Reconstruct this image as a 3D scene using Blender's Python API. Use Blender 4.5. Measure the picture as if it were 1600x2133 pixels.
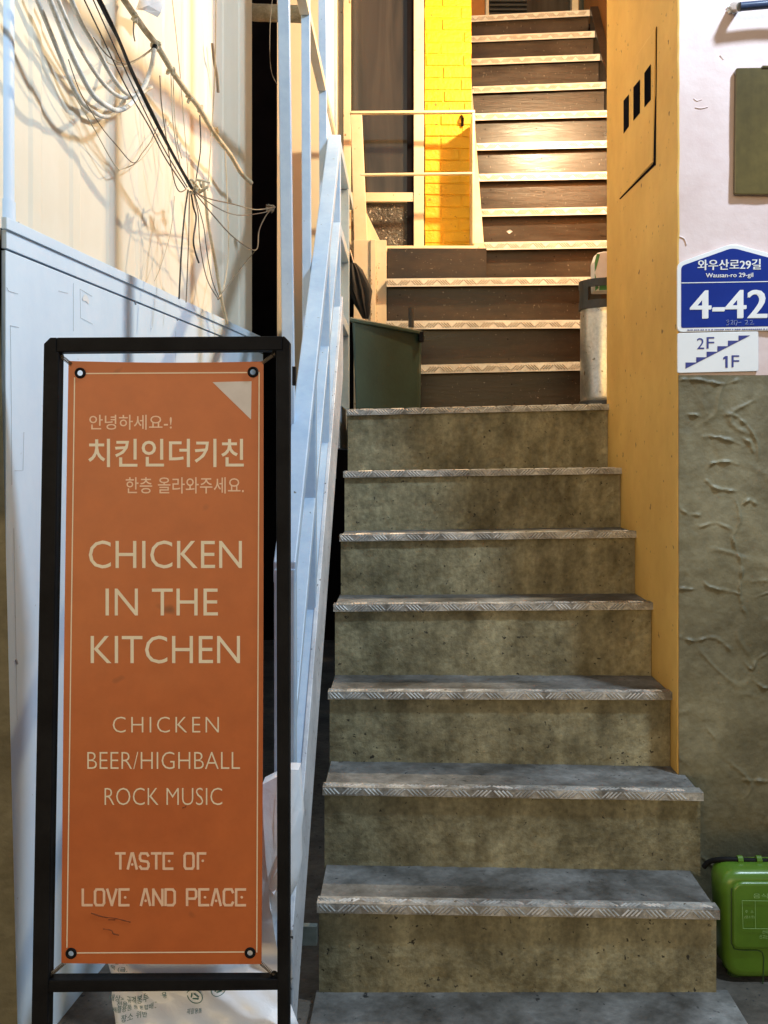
import bpy, bmesh, math, random
from mathutils import Vector, Matrix, noise as mnoise
R = math.radians
random.seed(7)
for o in list(bpy.data.objects): bpy.data.objects.remove(o)
scene = bpy.context.scene
COL = scene.collection

# ------------------------------------------------------------------ camera, world, lamps, exposure
F, CX, CY, H = 2100.0, 843.0, 950.0, 1.32          # focal length and principal point (photo pixels), eye height
cam_d = bpy.data.cameras.new("camera"); cam = bpy.data.objects.new("camera", cam_d); COL.objects.link(cam)
cam.location = (0, 0, H); cam.rotation_euler = (R(90), 0, 0)
cam_d.sensor_fit = 'VERTICAL'; cam_d.sensor_height = 36.0; cam_d.lens = 36.0 * F / 2133
cam_d.shift_x = (800 - CX) / 2133; cam_d.shift_y = (CY - 1066.5) / 2133
cam_d.clip_start = 0.05; cam_d.clip_end = 400
scene.camera = cam

world = bpy.data.worlds.new("World"); scene.world = world; world.use_nodes = True
wn = world.node_tree.nodes; wl = world.node_tree.links
sky = wn.new('ShaderNodeTexSky'); sky.sky_type = 'NISHITA'; sky.sun_disc = False
sky.sun_elevation = R(9.0); sky.sun_rotation = R(200)
wl.new(sky.outputs[0], wn['Background'].inputs[0]); wn['Background'].inputs[1].default_value = 0.10

def lamp(name, loc, power, color, size, spot=None, target=None):
    d = bpy.data.lights.new(name, 'SPOT' if spot else 'POINT')
    d.energy = power; d.color = color; d.shadow_soft_size = size
    o = bpy.data.objects.new(name, d); COL.objects.link(o); o.location = loc
    if spot:
        d.spot_size = R(spot); d.spot_blend = 0.6
        o.rotation_euler = (Vector(target) - Vector(loc)).to_track_quat('-Z', 'Y').to_euler()
    return o
WARM = (1.0, 0.78, 0.46)
lamp("stair_lamp", (0.92, 4.15, 3.45), 170, WARM, 0.035)
lamp("shop_lamp", (1.75, 1.70, 3.75), 300, (0.66, 0.83, 1.0), 0.12)

scene.view_settings.view_transform = 'Standard'; scene.view_settings.look = 'None'
scene.view_settings.exposure = 0.3; scene.view_settings.gamma = 1.0

# ------------------------------------------------------------------ helpers
def W(px, py, Y):                                   # photo measurement at depth Y -> place in metres
    return Vector(((px - CX) * Y / F, Y, H - (py - CY) * Y / F))
def plane_hit(px, py, p0, n):
    d = Vector(((px - CX) / F, 1.0, -(py - CY) / F)); c = Vector((0, 0, H))
    t = (Vector(p0) - c).dot(n) / d.dot(n)
    return c + d * t
def lin(r, g, b):
    f = lambda c: (c / 255 / 12.92) if c / 255 <= .04045 else ((c / 255 + .055) / 1.055) ** 2.4
    return (f(r), f(g), f(b))

def mat(name, c1, c2=None, scale=6, stretch=(1, 1, 1), lo=.35, hi=.65, rough=.6, rough2=None, bump=0, bscale=60,
        metal=0, spec=.5, specks=None, speck_scale=40, speck_size=.16, fine=0.0, bstretch=(1, 1, 1), detail=6, stain=0, stain_scale=1.8, stain_stretch=(1, 1, 1)):
    m = bpy.data.materials.new(name); m.use_nodes = True
    nt = m.node_tree; N = nt.nodes; L = nt.links; bs = N['Principled BSDF']
    bs.inputs['Roughness'].default_value = rough; bs.inputs['Metallic'].default_value = metal
    bs.inputs['Specular IOR Level'].default_value = spec
    bs.inputs['Base Color'].default_value = (*c1, 1)
    tc = N.new('ShaderNodeTexCoord')
    def noise(sc, st, det=detail, off=0):
        mp = N.new('ShaderNodeMapping'); mp.inputs['Scale'].default_value = st; mp.inputs['Location'].default_value = (off, off * .7, off * 1.3)
        L.new(tc.outputs['Object'], mp.inputs[0])
        n = N.new('ShaderNodeTexNoise'); n.inputs['Scale'].default_value = sc; n.inputs['Detail'].default_value = det
        n.inputs['Roughness'].default_value = .62
        L.new(mp.outputs[0], n.inputs['Vector']); return n
    col = None
    if c2 is not None:
        n = noise(scale, stretch)
        r = N.new('ShaderNodeValToRGB'); r.color_ramp.elements[0].position = lo; r.color_ramp.elements[1].position = hi
        r.color_ramp.elements[0].color = (*c1, 1); r.color_ramp.elements[1].color = (*c2, 1)
        L.new(n.outputs[0], r.inputs[0]); col = r.outputs[0]
        if rough2 is not None:
            mr = N.new('ShaderNodeMapRange'); mr.inputs[1].default_value = lo; mr.inputs[2].default_value = hi
            mr.inputs[3].default_value = rough; mr.inputs[4].default_value = rough2
            L.new(n.outputs[0], mr.inputs[0]); L.new(mr.outputs[0], bs.inputs['Roughness'])
    if fine and col is not None:
        n3 = noise(scale * 9, (1, 1, 1), 3, 3.1)
        mx = N.new('ShaderNodeMixRGB'); mx.blend_type = 'OVERLAY'; mx.inputs[0].default_value = fine
        L.new(col, mx.inputs[1]); L.new(n3.outputs[0], mx.inputs[2]); col = mx.outputs[0]
    if stain and col is not None:
        n5 = noise(stain_scale, stain_stretch, 5, 11.3)
        r5 = N.new('ShaderNodeValToRGB'); r5.color_ramp.elements[0].position = .38; r5.color_ramp.elements[1].position = .62
        k = 1 - stain; r5.color_ramp.elements[0].color = (k, k * .97, k * .92, 1); r5.color_ramp.elements[1].color = (1, 1, 1, 1)
        L.new(n5.outputs[0], r5.inputs[0])
        mx = N.new('ShaderNodeMixRGB'); mx.blend_type = 'MULTIPLY'; mx.inputs[0].default_value = 1
        L.new(col, mx.inputs[1]); L.new(r5.outputs[0], mx.inputs[2]); col = mx.outputs[0]
    if specks is not None:
        n2 = noise(speck_scale, (1, 1, 1), 2, 7.7)
        r2 = N.new('ShaderNodeValToRGB'); r2.color_ramp.elements[0].position = speck_size + .14; r2.color_ramp.elements[1].position = speck_size + .19
        r2.color_ramp.elements[0].color = (1, 1, 1, 1); r2.color_ramp.elements[1].color = (0, 0, 0, 1)
        L.new(n2.outputs[0], r2.inputs[0])
        mx = N.new('ShaderNodeMixRGB'); L.new(r2.outputs[0], mx.inputs[0])
        if col is not None: L.new(col, mx.inputs[1])
        else: mx.inputs[1].default_value = (*c1, 1)
        mx.inputs[2].default_value = (*specks, 1); col = mx.outputs[0]
    if col is not None: L.new(col, bs.inputs['Base Color'])
    if bump:
        nb = noise(bscale, bstretch, 5, 5.5)
        b = N.new('ShaderNodeBump'); b.inputs['Strength'].default_value = bump; b.inputs['Distance'].default_value = .01
        L.new(nb.outputs[0], b.inputs['Height']); L.new(b.outputs[0], bs.inputs['Normal'])
    return m

class MB:
    def __init__(s): s.v = []; s.f = []
    def add(s, vs, fs):
        k = len(s.v); s.v += [Vector(v) for v in vs]; s.f += [tuple(i + k for i in f) for f in fs]; return s
    def hexa(s, p):          # 8 corners: bottom ring 0-3, top ring 4-7
        return s.add(p, [(3, 2, 1, 0), (4, 5, 6, 7), (0, 1, 5, 4), (1, 2, 6, 5), (2, 3, 7, 6), (3, 0, 4, 7)])
    def box(s, x0, x1, y0, y1, z0, z1):
        return s.hexa([(x0, y0, z0), (x1, y0, z0), (x1, y1, z0), (x0, y1, z0), (x0, y0, z1), (x1, y0, z1), (x1, y1, z1), (x0, y1, z1)])
    def prism(s, pts, off):  # polygon pts extruded by vector off
        n = len(pts); off = Vector(off); a = [Vector(p) for p in pts]
        s.add(a + [p + off for p in a], [tuple(range(n))[::-1], tuple(range(n, 2 * n))] + [(i, (i + 1) % n, (i + 1) % n + n, i + n) for i in range(n)])
        return s
    def bar(s, a, b, w, h, up=(0, 0, 1)):   # rectangular bar from a to b
        a, b = Vector(a), Vector(b); d = (b - a).normalized(); up = Vector(up)
        x = d.cross(up).normalized(); u = x.cross(d).normalized()
        c = [a + x * i * w / 2 + u * j * h / 2 for i, j in ((-1, -1), (1, -1), (1, 1), (-1, 1))]
        e = [q + (b - a) for q in c]
        return s.hexa(c + e)
    def tube(s, path, r, seg=8, caps=True):
        P = [Vector(p) for p in path]; n = len(P); rs = r if isinstance(r, (list, tuple)) else [r] * n
        t0 = (P[1] - P[0]).normalized(); x = t0.orthogonal().normalized(); base = len(s.v)
        for i in range(n):
            t = (P[min(i + 1, n - 1)] - P[max(i - 1, 0)]).normalized()
            x = (x - t * x.dot(t)); x = x.normalized() if x.length > 1e-6 else t.orthogonal().normalized()
            y = t.cross(x)
            for k in range(seg):
                a = 2 * math.pi * k / seg; s.v.append(P[i] + (x * math.cos(a) + y * math.sin(a)) * rs[i])
        for i in range(n - 1):
            for k in range(seg):
                a = base + i * seg + k; b = base + i * seg + (k + 1) % seg
                s.f.append((a, b, b + seg, a + seg))
        if caps:
            s.f.append(tuple(base + k for k in range(seg))[::-1]); s.f.append(tuple(base + (n - 1) * seg + k for k in range(seg)))
        return s
    def lathe(s, prof, c, seg=32):
        base = len(s.v); n = len(prof)
        for r, z in prof:
            for k in range(seg):
                a = 2 * math.pi * k / seg; s.v.append(Vector((c[0] + r * math.cos(a), c[1] + r * math.sin(a), z)))
        for i in range(n - 1):
            for k in range(seg):
                a = base + i * seg + k; b = base + i * seg + (k + 1) % seg; s.f.append((a, b, b + seg, a + seg))
        s.f.append(tuple(base + k for k in range(seg))[::-1]); s.f.append(tuple(base + (n - 1) * seg + k for k in range(seg)))
        return s
def smooth_path(pts, n=6):
    P = [Vector(p) for p in pts]; out = []
    for i in range(len(P) - 1):
        p0, p1, p2, p3 = P[max(i - 1, 0)], P[i], P[i + 1], P[min(i + 2, len(P) - 1)]
        for k in range(n):
            t = k / n
            out.append(.5 * ((2 * p1) + (p2 - p0) * t + (2 * p0 - 5 * p1 + 4 * p2 - p3) * t * t + (3 * p1 - p0 - 3 * p2 + p3) * t ** 3))
    return out + [P[-1]]

BASE = {}
def tag(o, label, cat, group=None, kind=None):
    if label: o['label'] = label
    if cat: o['category'] = cat
    if group: o['group'] = group
    if kind: o['kind'] = kind
    return o
def thing(name, label, cat, base, group=None):
    o = bpy.data.objects.new(name, None); COL.objects.link(o); o.location = base; o.empty_display_size = .1
    BASE[o] = Vector(base); return tag(o, label, cat, group)
def part(name, mb, m, parent=None, base=None, bevel=0, smooth=False, label=None, seg=2):
    b = BASE[parent] if parent is not None else (Vector(base) if base is not None else Vector((0, 0, 0)))
    me = bpy.data.meshes.new(name); me.from_pydata([v - b for v in mb.v], [], mb.f); me.update()
    bm = bmesh.new(); bm.from_mesh(me); bmesh.ops.recalc_face_normals(bm, faces=bm.faces); bm.to_mesh(me); bm.free()
    if smooth:
        for p in me.polygons: p.use_smooth = True
    me.materials.append(m)
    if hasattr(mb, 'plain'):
        me.materials.append(M[getattr(mb, 'bar_mat', 'bar_shaded')])
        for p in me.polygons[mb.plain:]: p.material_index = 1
    o = bpy.data.objects.new(name, me); COL.objects.link(o); BASE[o] = b
    if parent is not None: o.parent = parent
    else: o.location = b
    if bevel:
        md = o.modifiers.new("bevel", 'BEVEL'); md.width = bevel; md.segments = seg; md.limit_method = 'ANGLE'; md.angle_limit = R(35)
    if smooth:
        try:
            md = o.modifiers.new("edges", 'EDGE_SPLIT'); md.split_angle = R(50)
        except Exception: pass
    if label: o['label'] = label
    return o

_tcache = {}
def text_geo(body, spacing=1.0, offset=0.0):
    k = (body, spacing, offset)
    if k in _tcache: return _tcache[k]
    cu = bpy.data.curves.new("t", 'FONT'); cu.body = body; cu.size = 1; cu.space_character = spacing; cu.offset = offset; cu.resolution_u = 3
    ob = bpy.data.objects.new("t", cu); COL.objects.link(ob)
    dg = bpy.context.evaluated_depsgraph_get(); dg.update()
    me = bpy.data.meshes.new_from_object(ob.evaluated_get(dg))
    v = [(q.co.x, q.co.y) for q in me.vertices]; f = [tuple(p.vertices) for p in me.polygons]
    bpy.data.objects.remove(ob); bpy.data.curves.remove(cu); bpy.data.meshes.remove(me)
    if v:
        x0 = min(a for a, b in v); x1 = max(a for a, b in v); y0 = min(b for a, b in v); y1 = max(b for a, b in v)
        v = [((a - x0) / (x1 - x0 or 1), (b - y0) / (y1 - y0 or 1)) for a, b in v]
    _tcache[k] = (v, f); return v, f
def put_text(mb, body, x0, y0, x1, y1, surf, spacing=1.0, offset=0.0, slope=0.0, bold=0.0):
    if bold:
        for k, d in enumerate((-bold, -bold / 3, bold / 3, bold)):
            put_text(mb, body, x0 + d + bold, y0 + (0 if k % 2 else bold * .5), x1 + d - bold, y1 - (bold * .5 if k % 2 else 0), lambda px, py, kk=k: surf(px, py) + Vector((0, -.00022 * kk, 0)), spacing, offset, slope)
        return
    v, f = text_geo(body, spacing, offset)
    mb.add([surf(x0 + (x1 - x0) * a, y1 - (y1 - y0) * b + slope * (x1 - x0) * a) for a, b in v], f)

# letters with straight strokes, for the stencil-like lines
STR = {'T': [[(0, 1), (1, 1)], [(.5, 1), (.5, 0)]], 'A': [[(0, 0), (.42, 1), (.58, 1), (1, 0)]], 'S': [[(.95, .85), (.8, 1), (.15, 1), (.02, .85), (.02, .65), (.15, .52), (.85, .46), (.98, .33), (.98, .15), (.85, 0), (.2, 0), (.02, .15)]],
       'E': [[(1, 1), (0, 1), (0, 0), (1, 0)]], 'O': [[(.15, 0), (0, .15), (0, .85), (.15, 1), (.85, 1), (1, .85), (1, .15), (.85, 0), (.15, 0)]],
       'F': [[(1, 1), (.15, 1), (.15, 0)]], 'L': [[(0, 1), (0, 0), (1, 0)]], 'V': [[(0, 1), (.5, 0), (1, 1)]], 'N': [[(0, 0), (0, 1), (1, 0), (1, 1)]],
       'D': [[(0, 0), (0, 1), (.8, 1), (1, .85), (1, .15), (.8, 0), (.25, 0)]], 'P': [[(0, 0), (0, 1), (.85, 1), (1, .88), (1, .55), (.85, .42), (.2, .42)]],
       'C': [[(1, .82), (.85, 1), (.15, 1), (0, .85), (0, .15), (.15, 0), (.85, 0), (1, .18)]]}
DOT = {'A': (.5, .28), 'E': (.62, .5), 'F': (.7, .52)}
def stencil(mb, body, x0, y0, x1, y1, surf, wpx):
    n = sum(1.0 if c != ' ' else .75 for c in body); cw = (x1 - x0) / n; x = x0
    cnt = [0]
    def poly(p):
        cnt[0] += 1; d = Vector((0, -.00006 * (cnt[0] % 9), 0)); mb.add([surf(*q) + d for q in p], [tuple(range(len(p)))])
    for c in body:
        if c == ' ': x += cw * .75; continue
        gw = cw * .74; m = lambda p: (x + p[0] * gw + wpx / 2, y1 - wpx / 2 - p[1] * (y1 - y0 - wpx))
        for st in STR[c]:
            q = [m(p) for p in st]
            for a, b in zip(q, q[1:]):
                dx, dy = b[0] - a[0], b[1] - a[1]; l = math.hypot(dx, dy) or 1; nx, ny = -dy / l * wpx / 2, dx / l * wpx / 2
                ex, ey = dx / l * wpx * .35, dy / l * wpx * .35
                poly([(a[0] - ex + nx, a[1] - ey + ny), (b[0] + ex + nx, b[1] + ey + ny), (b[0] + ex - nx, b[1] + ey - ny), (a[0] - ex - nx, a[1] - ey - ny)])
        if c in DOT:
            dx, dy = m(DOT[c]); poly([(dx + wpx * .55 * math.cos(k * math.pi / 4), dy + wpx * .55 * math.sin(k * math.pi / 4)) for k in range(8)])
        x += cw

# ------------------------------------------------------------------ materials
M = {}
M['concrete'] = mat('concrete', (.125, .108, .056), (.33, .298, .180), scale=6.5, lo=.34, hi=.66, rough=.72, bump=.55, bscale=38, detail=12, specks=(.03, .025, .015), speck_scale=60, speck_size=.14, fine=.7, stretch=(1.4, 1, .9), stain=.26, stain_scale=5, stain_stretch=(2.6, 1, .35))
M['tread'] = mat('tread', (.07, .064, .056), (.27, .262, .245), scale=6, lo=.35, hi=.66, rough=.55, rough2=.75, bump=.35, bscale=70, specks=(.02, .02, .02), speck_scale=45, speck_size=.13, fine=.5, stain=.45, stain_scale=3)
M['nosing'] = mat('nosing', (.56, .53, .47), (.76, .74, .68), scale=9, lo=.35, hi=.65, rough=.36, metal=.1, bump=.12, bscale=80, fine=.4)
M['nosing_worn'] = mat('nosing_worn', (.16, .15, .135), (.52, .50, .46), scale=11, lo=.38, hi=.62, rough=.45, metal=.35, bump=.3, bscale=90, fine=.6)
M['bar_shaded'] = mat('bar_shaded', (.26, .23, .18), (.46, .42, .35), scale=14, rough=.45, metal=.2)  # darker than the plate: shadow lines of the raised bars put into their colour
M['bar_worn'] = mat('bar_worn', (.24, .23, .21), (.66, .64, .60), scale=14, rough=.38, metal=.3)
M['wood'] = mat('wood', (.014, .009, .006), (.052, .033, .019), scale=3.2, stretch=(.8, 1, 3.5), lo=.32, hi=.70, rough=.26, rough2=.42, bump=.10, bscale=10, bstretch=(1, 1, 7), specks=(.22, .19, .15), speck_scale=85, speck_size=.12, fine=.35)
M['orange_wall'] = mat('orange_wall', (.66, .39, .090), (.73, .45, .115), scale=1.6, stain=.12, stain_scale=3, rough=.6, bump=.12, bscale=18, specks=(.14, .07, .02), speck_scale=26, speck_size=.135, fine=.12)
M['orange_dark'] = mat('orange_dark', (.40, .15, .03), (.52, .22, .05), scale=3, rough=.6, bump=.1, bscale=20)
M['pink_wall'] = mat('pink_wall', (.60, .47, .45), (.70, .58, .57), scale=2.5, rough=.6, bump=.22, bscale=14, fine=.12)
M['olive_plaster'] = mat('olive_plaster', (.140, .122, .066), (.245, .222, .140), scale=3.2, rough=.55, bump=.9, bscale=8, fine=.4, detail=9, stain=.4, stain_scale=2.5)
M['brick'] = mat('brick', (.74, .40, .008), (.84, .50, .012), scale=5, rough=.5, bump=.8, bscale=40, specks=(.35, .16, .01), speck_scale=40, speck_size=.11)
M['cream_metal'] = mat('cream_metal', (.70, .60, .42), (.80, .71, .54), scale=4, rough=.4, bump=.06, bscale=60, specks=(.34, .2, .08), speck_scale=30, speck_size=.115, fine=.1)
M['cream_wall'] = mat('cream_wall', (.72, .65, .52), (.82, .76, .64), scale=2, stretch=(1, 1, .25), rough=.55, fine=.08)
M['white_panel'] = mat('white_panel', (.57, .70, .84), (.66, .78, .90), scale=3, stretch=(1, 1, .4), rough=.5, bump=.05, bscale=30, specks=(.3, .32, .36), speck_scale=34, speck_size=.06, fine=.1)
M['rail_paint'] = mat('rail_paint', (.34, .48, .66), (.46, .60, .76), scale=5, rough=.38, bump=.06, bscale=50, specks=(.12, .11, .1), speck_scale=60, speck_size=.085, fine=.15)
M['stringer_paint'] = mat('stringer_paint', (.38, .43, .50), (.56, .62, .70), scale=6, rough=.45, bump=.1, bscale=50, specks=(.04, .04, .05), speck_scale=55, speck_size=.15, fine=.3)
M['black'] = mat('black', (.004, .004, .005), (.010, .010, .011), scale=12, rough=.6, bump=.08, bscale=80, spec=.12)
M['bracket'] = mat('bracket', (.08, .10, .09), (.14, .16, .15), scale=20, rough=.5)
M['rust'] = mat('rust', (.22, .11, .035), (.36, .21, .08), scale=30, rough=.8)
M['dirt'] = mat('dirt', (.12, .035, .012), (.24, .065, .02), scale=60, rough=.8)
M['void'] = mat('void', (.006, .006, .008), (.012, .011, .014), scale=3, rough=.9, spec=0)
M['cable_black'] = mat('cable_black', (.012, .010, .010), (.03, .026, .022), scale=20, rough=.5)
M['cable_brown'] = mat('cable_brown', (.10, .07, .045), (.22, .17, .11), scale=18, rough=.6)
M['cable_cream'] = mat('cable_cream', (.42, .35, .23), (.58, .50, .36), scale=18, rough=.6)
M['hose'] = mat('hose', (.56, .54, .49), (.84, .81, .75), scale=22, lo=.4, hi=.6, rough=.6, fine=.5, bump=.2, bscale=60)
M['lagging'] = mat('lagging', (.45, .36, .22), (.66, .57, .40), scale=16, rough=.7, bump=.6, bscale=50, fine=.4)
M['banner'] = mat('banner', (.48, .105, .022), (.54, .132, .029), scale=2.2, rough=.40, fine=.15, bump=.22, bscale=4, specks=(.22, .06, .02), speck_scale=9, speck_size=.125)
M['cream_ink'] = mat('cream_ink', (.84, .72, .52), (.90, .78, .58), scale=30, rough=.5)
M['peach_ink'] = mat('peach_ink', (.84, .56, .38), (.90, .62, .43), scale=30, rough=.5)
M['grey_ink'] = mat('grey_ink', (.62, .55, .49), (.68, .61, .55), scale=20, rough=.5)
M['steel'] = mat('steel', (.45, .43, .38), (.62, .60, .54), scale=8, stretch=(1, 1, .3), rough=.32, metal=.85, bump=.12, bscale=40, fine=.4, specks=(.2, .17, .12), speck_scale=40, speck_size=.14)
M['rubber'] = mat('rubber', (.015, .015, .014), (.03, .03, .028), scale=15, rough=.55, bump=.1, bscale=60)
M['green_bin'] = mat('green_bin', (.014, .034, .026), (.022, .050, .038), scale=5, rough=.45, bump=.08, bscale=60, fine=.15)
M['lime_bin'] = mat('lime_bin', (.068, .155, .012), (.098, .20, .018), scale=4, rough=.28, bump=.05, bscale=40, fine=.15)
M['dark_green'] = mat('dark_green', (.018, .05, .012), (.03, .07, .02), scale=8, rough=.45)
M['lime_ink'] = mat('lime_ink', (.24, .42, .15), (.30, .48, .2), scale=40, rough=.5)
M['bag'] = mat('bag', (.82, .85, .91), (.90, .92, .96), scale=5, rough=.32, bump=.3, bscale=16, fine=.08)
M['bag_ink'] = mat('bag_ink', (.05, .16, .15), (.09, .22, .2), scale=40, rough=.5)
M['white_plate'] = mat('white_plate', (.72, .74, .76), (.78, .80, .82), scale=6, rough=.3)
M['blue_plate'] = mat('blue_plate', (.005, .022, .20), (.008, .03, .24), scale=8, rough=.45, spec=.15)
M['navy_ink'] = mat('navy_ink', (.022, .028, .20), (.05, .07, .26), scale=25, rough=.4)
M['marker'] = mat('marker', (.25, .30, .55), (.38, .43, .66), scale=60, rough=.5)
M['olive_box'] = mat('olive_box', (.060, .043, .012), (.115, .085, .024), scale=4, stretch=(1.5, 1, .4), rough=.22, fine=.3, bump=.04, bscale=20)
M['ground'] = mat('ground', (.075, .06, .045), (.16, .135, .11), scale=4, rough=.8, bump=.5, bscale=50, fine=.5, specks=(.03, .03, .03), speck_scale=50, speck_size=.17)
M['scratch'] = mat('scratch', (.30, .33, .38), (.42, .45, .50), scale=30, rough=.6)
M['carton'] = mat('carton', (.70, .66, .62), (.82, .80, .78), scale=9, rough=.4)
M['carton_green'] = mat('carton_green', (.05, .22, .07), (.10, .34, .12), scale=9, rough=.4)
M['leaf'] = mat('leaf', (.03, .09, .02), (.07, .16, .04), scale=30, rough=.5)
M['umbrella'] = mat('umbrella', (.006, .006, .008), (.014, .014, .018), scale=8, rough=.65, bump=.2, bscale=30)
def glass(name, col, rough):
    m = bpy.data.materials.new(name); m.use_nodes = True; N = m.node_tree.nodes; L = m.node_tree.links; b = N['Principled BSDF']
    tc = N.new('ShaderNodeTexCoord'); mp = N.new('ShaderNodeMapping'); mp.inputs['Scale'].default_value = (5, 5, .5)
    n = N.new('ShaderNodeTexNoise'); n.inputs['Scale'].default_value = 2.2; n.inputs['Detail'].default_value = 4; n.inputs['Distortion'].default_value = .8
    r = N.new('ShaderNodeValToRGB'); r.color_ramp.elements[0].color = (*[c * .55 for c in col], 1); r.color_ramp.elements[1].color = (*[c * 1.25 for c in col], 1)
    r.color_ramp.elements[0].position = .35; r.color_ramp.elements[1].position = .68
    L.new(tc.outputs['Object'], mp.inputs[0]); L.new(mp.outputs[0], n.inputs['Vector']); L.new(n.outputs[0], r.inputs[0]); L.new(r.outputs[0], b.inputs['Base Color'])
    b.inputs['Roughness'].default_value = rough; b.inputs['Specular IOR Level'].default_value = .6
    return m
M['dark_glass'] = glass('dark_glass', (.050, .043, .034), .08)
M['frosted'] = mat('frosted', (.035, .03, .025), (.10, .088, .07), scale=9, rough=.2, bump=.9, bscale=55, specks=(.55, .5, .42), speck_scale=60, speck_size=.17)

# ------------------------------------------------------------------ ground
def quad_sheet(mb, x0, x1, y0, y1, z): mb.add([(x0, y0, z), (x1, y0, z), (x1, y1, z), (x0, y1, z)], [(0, 1, 2, 3)])
g = MB(); quad_sheet(g, -60, 60, -60, 60, -.03)
tag(part('ground', g, M['ground']), None, None, kind='structure')

# ------------------------------------------------------------------ checker-plate nosing
def nosing_mb(xl, xr, zl, zr, y, hgt, depth, pitch=.058, bar_l=.026, nb=4, th=.003, rise=.0024):
    mb = MB()
    P = lambda x, yy, dz: Vector((x, yy, zl + (zr - zl) * (x - xl) / (xr - xl) + dz))
    prof = [(y, -hgt), (y, th), (y + depth, th), (y + depth, 0), (y + th, 0), (y + th, -hgt)]
    a = [P(xl, yy, dz) for yy, dz in prof]; b = [P(xr, yy, dz) for yy, dz in prof]; n = len(prof)
    mb.add(a + b, [tuple(range(n)), tuple(range(n, 2 * n))[::-1]] + [(i, (i + 1) % n, (i + 1) % n + n, i + n) for i in range(n)])
    def face(org, v, nor, ext):
        rows = max(1, int(ext / .042 + .4))
        for r in range(rows):
            vc = ext * (r + .5) / rows
            k = 0; x = xl + .02 + (pitch / 2 if r % 2 else 0)
            while x < xr - .02:
                s = 1 if (k + r) % 2 else -1
                for j in range(nb):
                    cx = x + (j - nb / 2 + .5) * pitch / (nb + 1.2)
                    l = min(bar_l, ext / rows * 1.15) * random.uniform(.85, 1.05)
                    dx, dv = l * .5 * .72, s * l * .5 * .69; wx, wv = .0026 * .7, -s * .0026 * .7
                    q = lambda X, V, hh: org(min(max(X, xl + .002), xr - .002)) + v * min(max(V, .001), ext - .001) + nor * hh
                    p = [q(cx - dx - wx, vc - dv - wv, 0), q(cx - dx + wx, vc - dv + wv, 0), q(cx + dx + wx, vc + dv + wv, 0), q(cx + dx - wx, vc + dv - wv, 0),
                         q(cx - dx * .8, vc - dv * .8, rise), q(cx + dx * .8, vc + dv * .8, rise)]
                    mb.add(p, [(0, 1, 4), (1, 2, 5, 4), (2, 3, 5), (3, 0, 4, 5)])
                x += pitch; k += 1
    mb.plain = len(mb.f)
    face(lambda X: P(X, y, -hgt), Vector((0, 0, 1)), Vector((0, -1, 0)), hgt + th)
    face(lambda X: P(X, y, th), Vector((0, 1, 0)), Vector((0, 0, 1)), depth)
    return mb
def grid_face(mb, c, nu, nv, amp, nor, seed):        # a slightly uneven rectangle (4 corners)
    rnd = random.Random(seed); c = [Vector(q) for q in c]; b = len(mb.v)
    for j in range(nv + 1):
        for i in range(nu + 1):
            u, v = i / nu, j / nv
            p = (c[0] * (1 - u) + c[1] * u) * (1 - v) + (c[3] * (1 - u) + c[2] * u) * v
            mb.v.append(p + Vector(nor) * rnd.uniform(-amp, amp) * (0 if (i in (0, nu) or j in (0, nv)) else 1))
    for j in range(nv):
        for i in range(nu):
            a = b + j * (nu + 1) + i; mb.f.append((a, a + 1, a + nu + 2, a + nu + 1))

# ------------------------------------------------------------------ concrete flight
Z0, DT = 2.472, .2268
steps = [(660, 1500, 1881, 1895), (672, 1466, 1639, 1651), (683, 1401, 1440.5, 1442), (694.5, 1363, 1259, 1255), (707, 1327, 1114, 1106), (715, 1297, 982, 974), (722, 1270, 853, 841)]
cs = thing('concrete_staircase', 'grimy concrete staircase of seven steps with checker plate edges', 'staircase', (.28, Z0, 0))
tops = []
for i, (xl, xr, yl, yr) in enumerate(steps):
    y = Z0 + DT * i; a = W(xl, yl, y); b = W(xr, yr, y); tops.append((a, b, y))
prev = (0.0, 0.0)
for i, (a, b, y) in enumerate(tops):
    x0, x1 = a.x + .004, b.x - .004
    if i >= 2: x1 = .7755
    yb = tops[i + 1][2] + .05 if i < 6 else 4.56
    yf = y + .017
    mb = MB()
    pl, pr = prev
    mb.add([(x0, yb, pl - .02), (x0, yb, a.z - .005), (x0, yf, a.z - .005), (x0, yf, pl - .02)], [(0, 1, 2, 3)])
    mb.add([(x1, yb, pr - .02), (x1, yb, b.z - .005), (x1, yf, b.z - .005), (x1, yf, pr - .02)], [(3, 2, 1, 0)])
    grid_face(mb, [(x0, yf, pl - .02), (x1, yf, pr - .02), (x1, yf, b.z - .005), (x0, yf, a.z - .005)], 40, 9, .0016, (0, 1, 0), i)
    st = part('step', mb, M['concrete'], cs)
    tr = MB(); grid_face(tr, [(x0 + .001, yf + .002, a.z - .005), (x1 - .001, yf + .002, b.z - .005), (x1 - .001, yb, b.z - .005), (x0 + .001, yb, a.z - .005)], 40, 8, .0012, (0, 0, 1), 50 + i)
    t = part('tread', tr, M['tread'], st); 
    ns = nosing_mb(a.x, b.x, a.z - .0035, b.z - .0035, y, .019 if i else .021, .042)
    ns.bar_mat = 'bar_worn'
    part('nosing', ns, M['nosing_worn'], st)
    for fx_ in (.08, .36, .63, .90):
        p = a.lerp(b, fx_ + random.uniform(-.03, .03)) + Vector((0, .022 + random.uniform(-.004, .006), -.001))
        part('screw', MB().tube([p, p + Vector((0, 0, .0022))], .0034, 7), M['cable_brown'], st)
    prev = (a.z, b.z)
pad = MB(); grid_face(pad, [(-.235, 1.5, .0), (.80, 1.5, .0), (.80, 2.50, -.004), (-.218, 2.50, -.004)], 30, 20, .0015, (0, 0, 1), 99)
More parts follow.
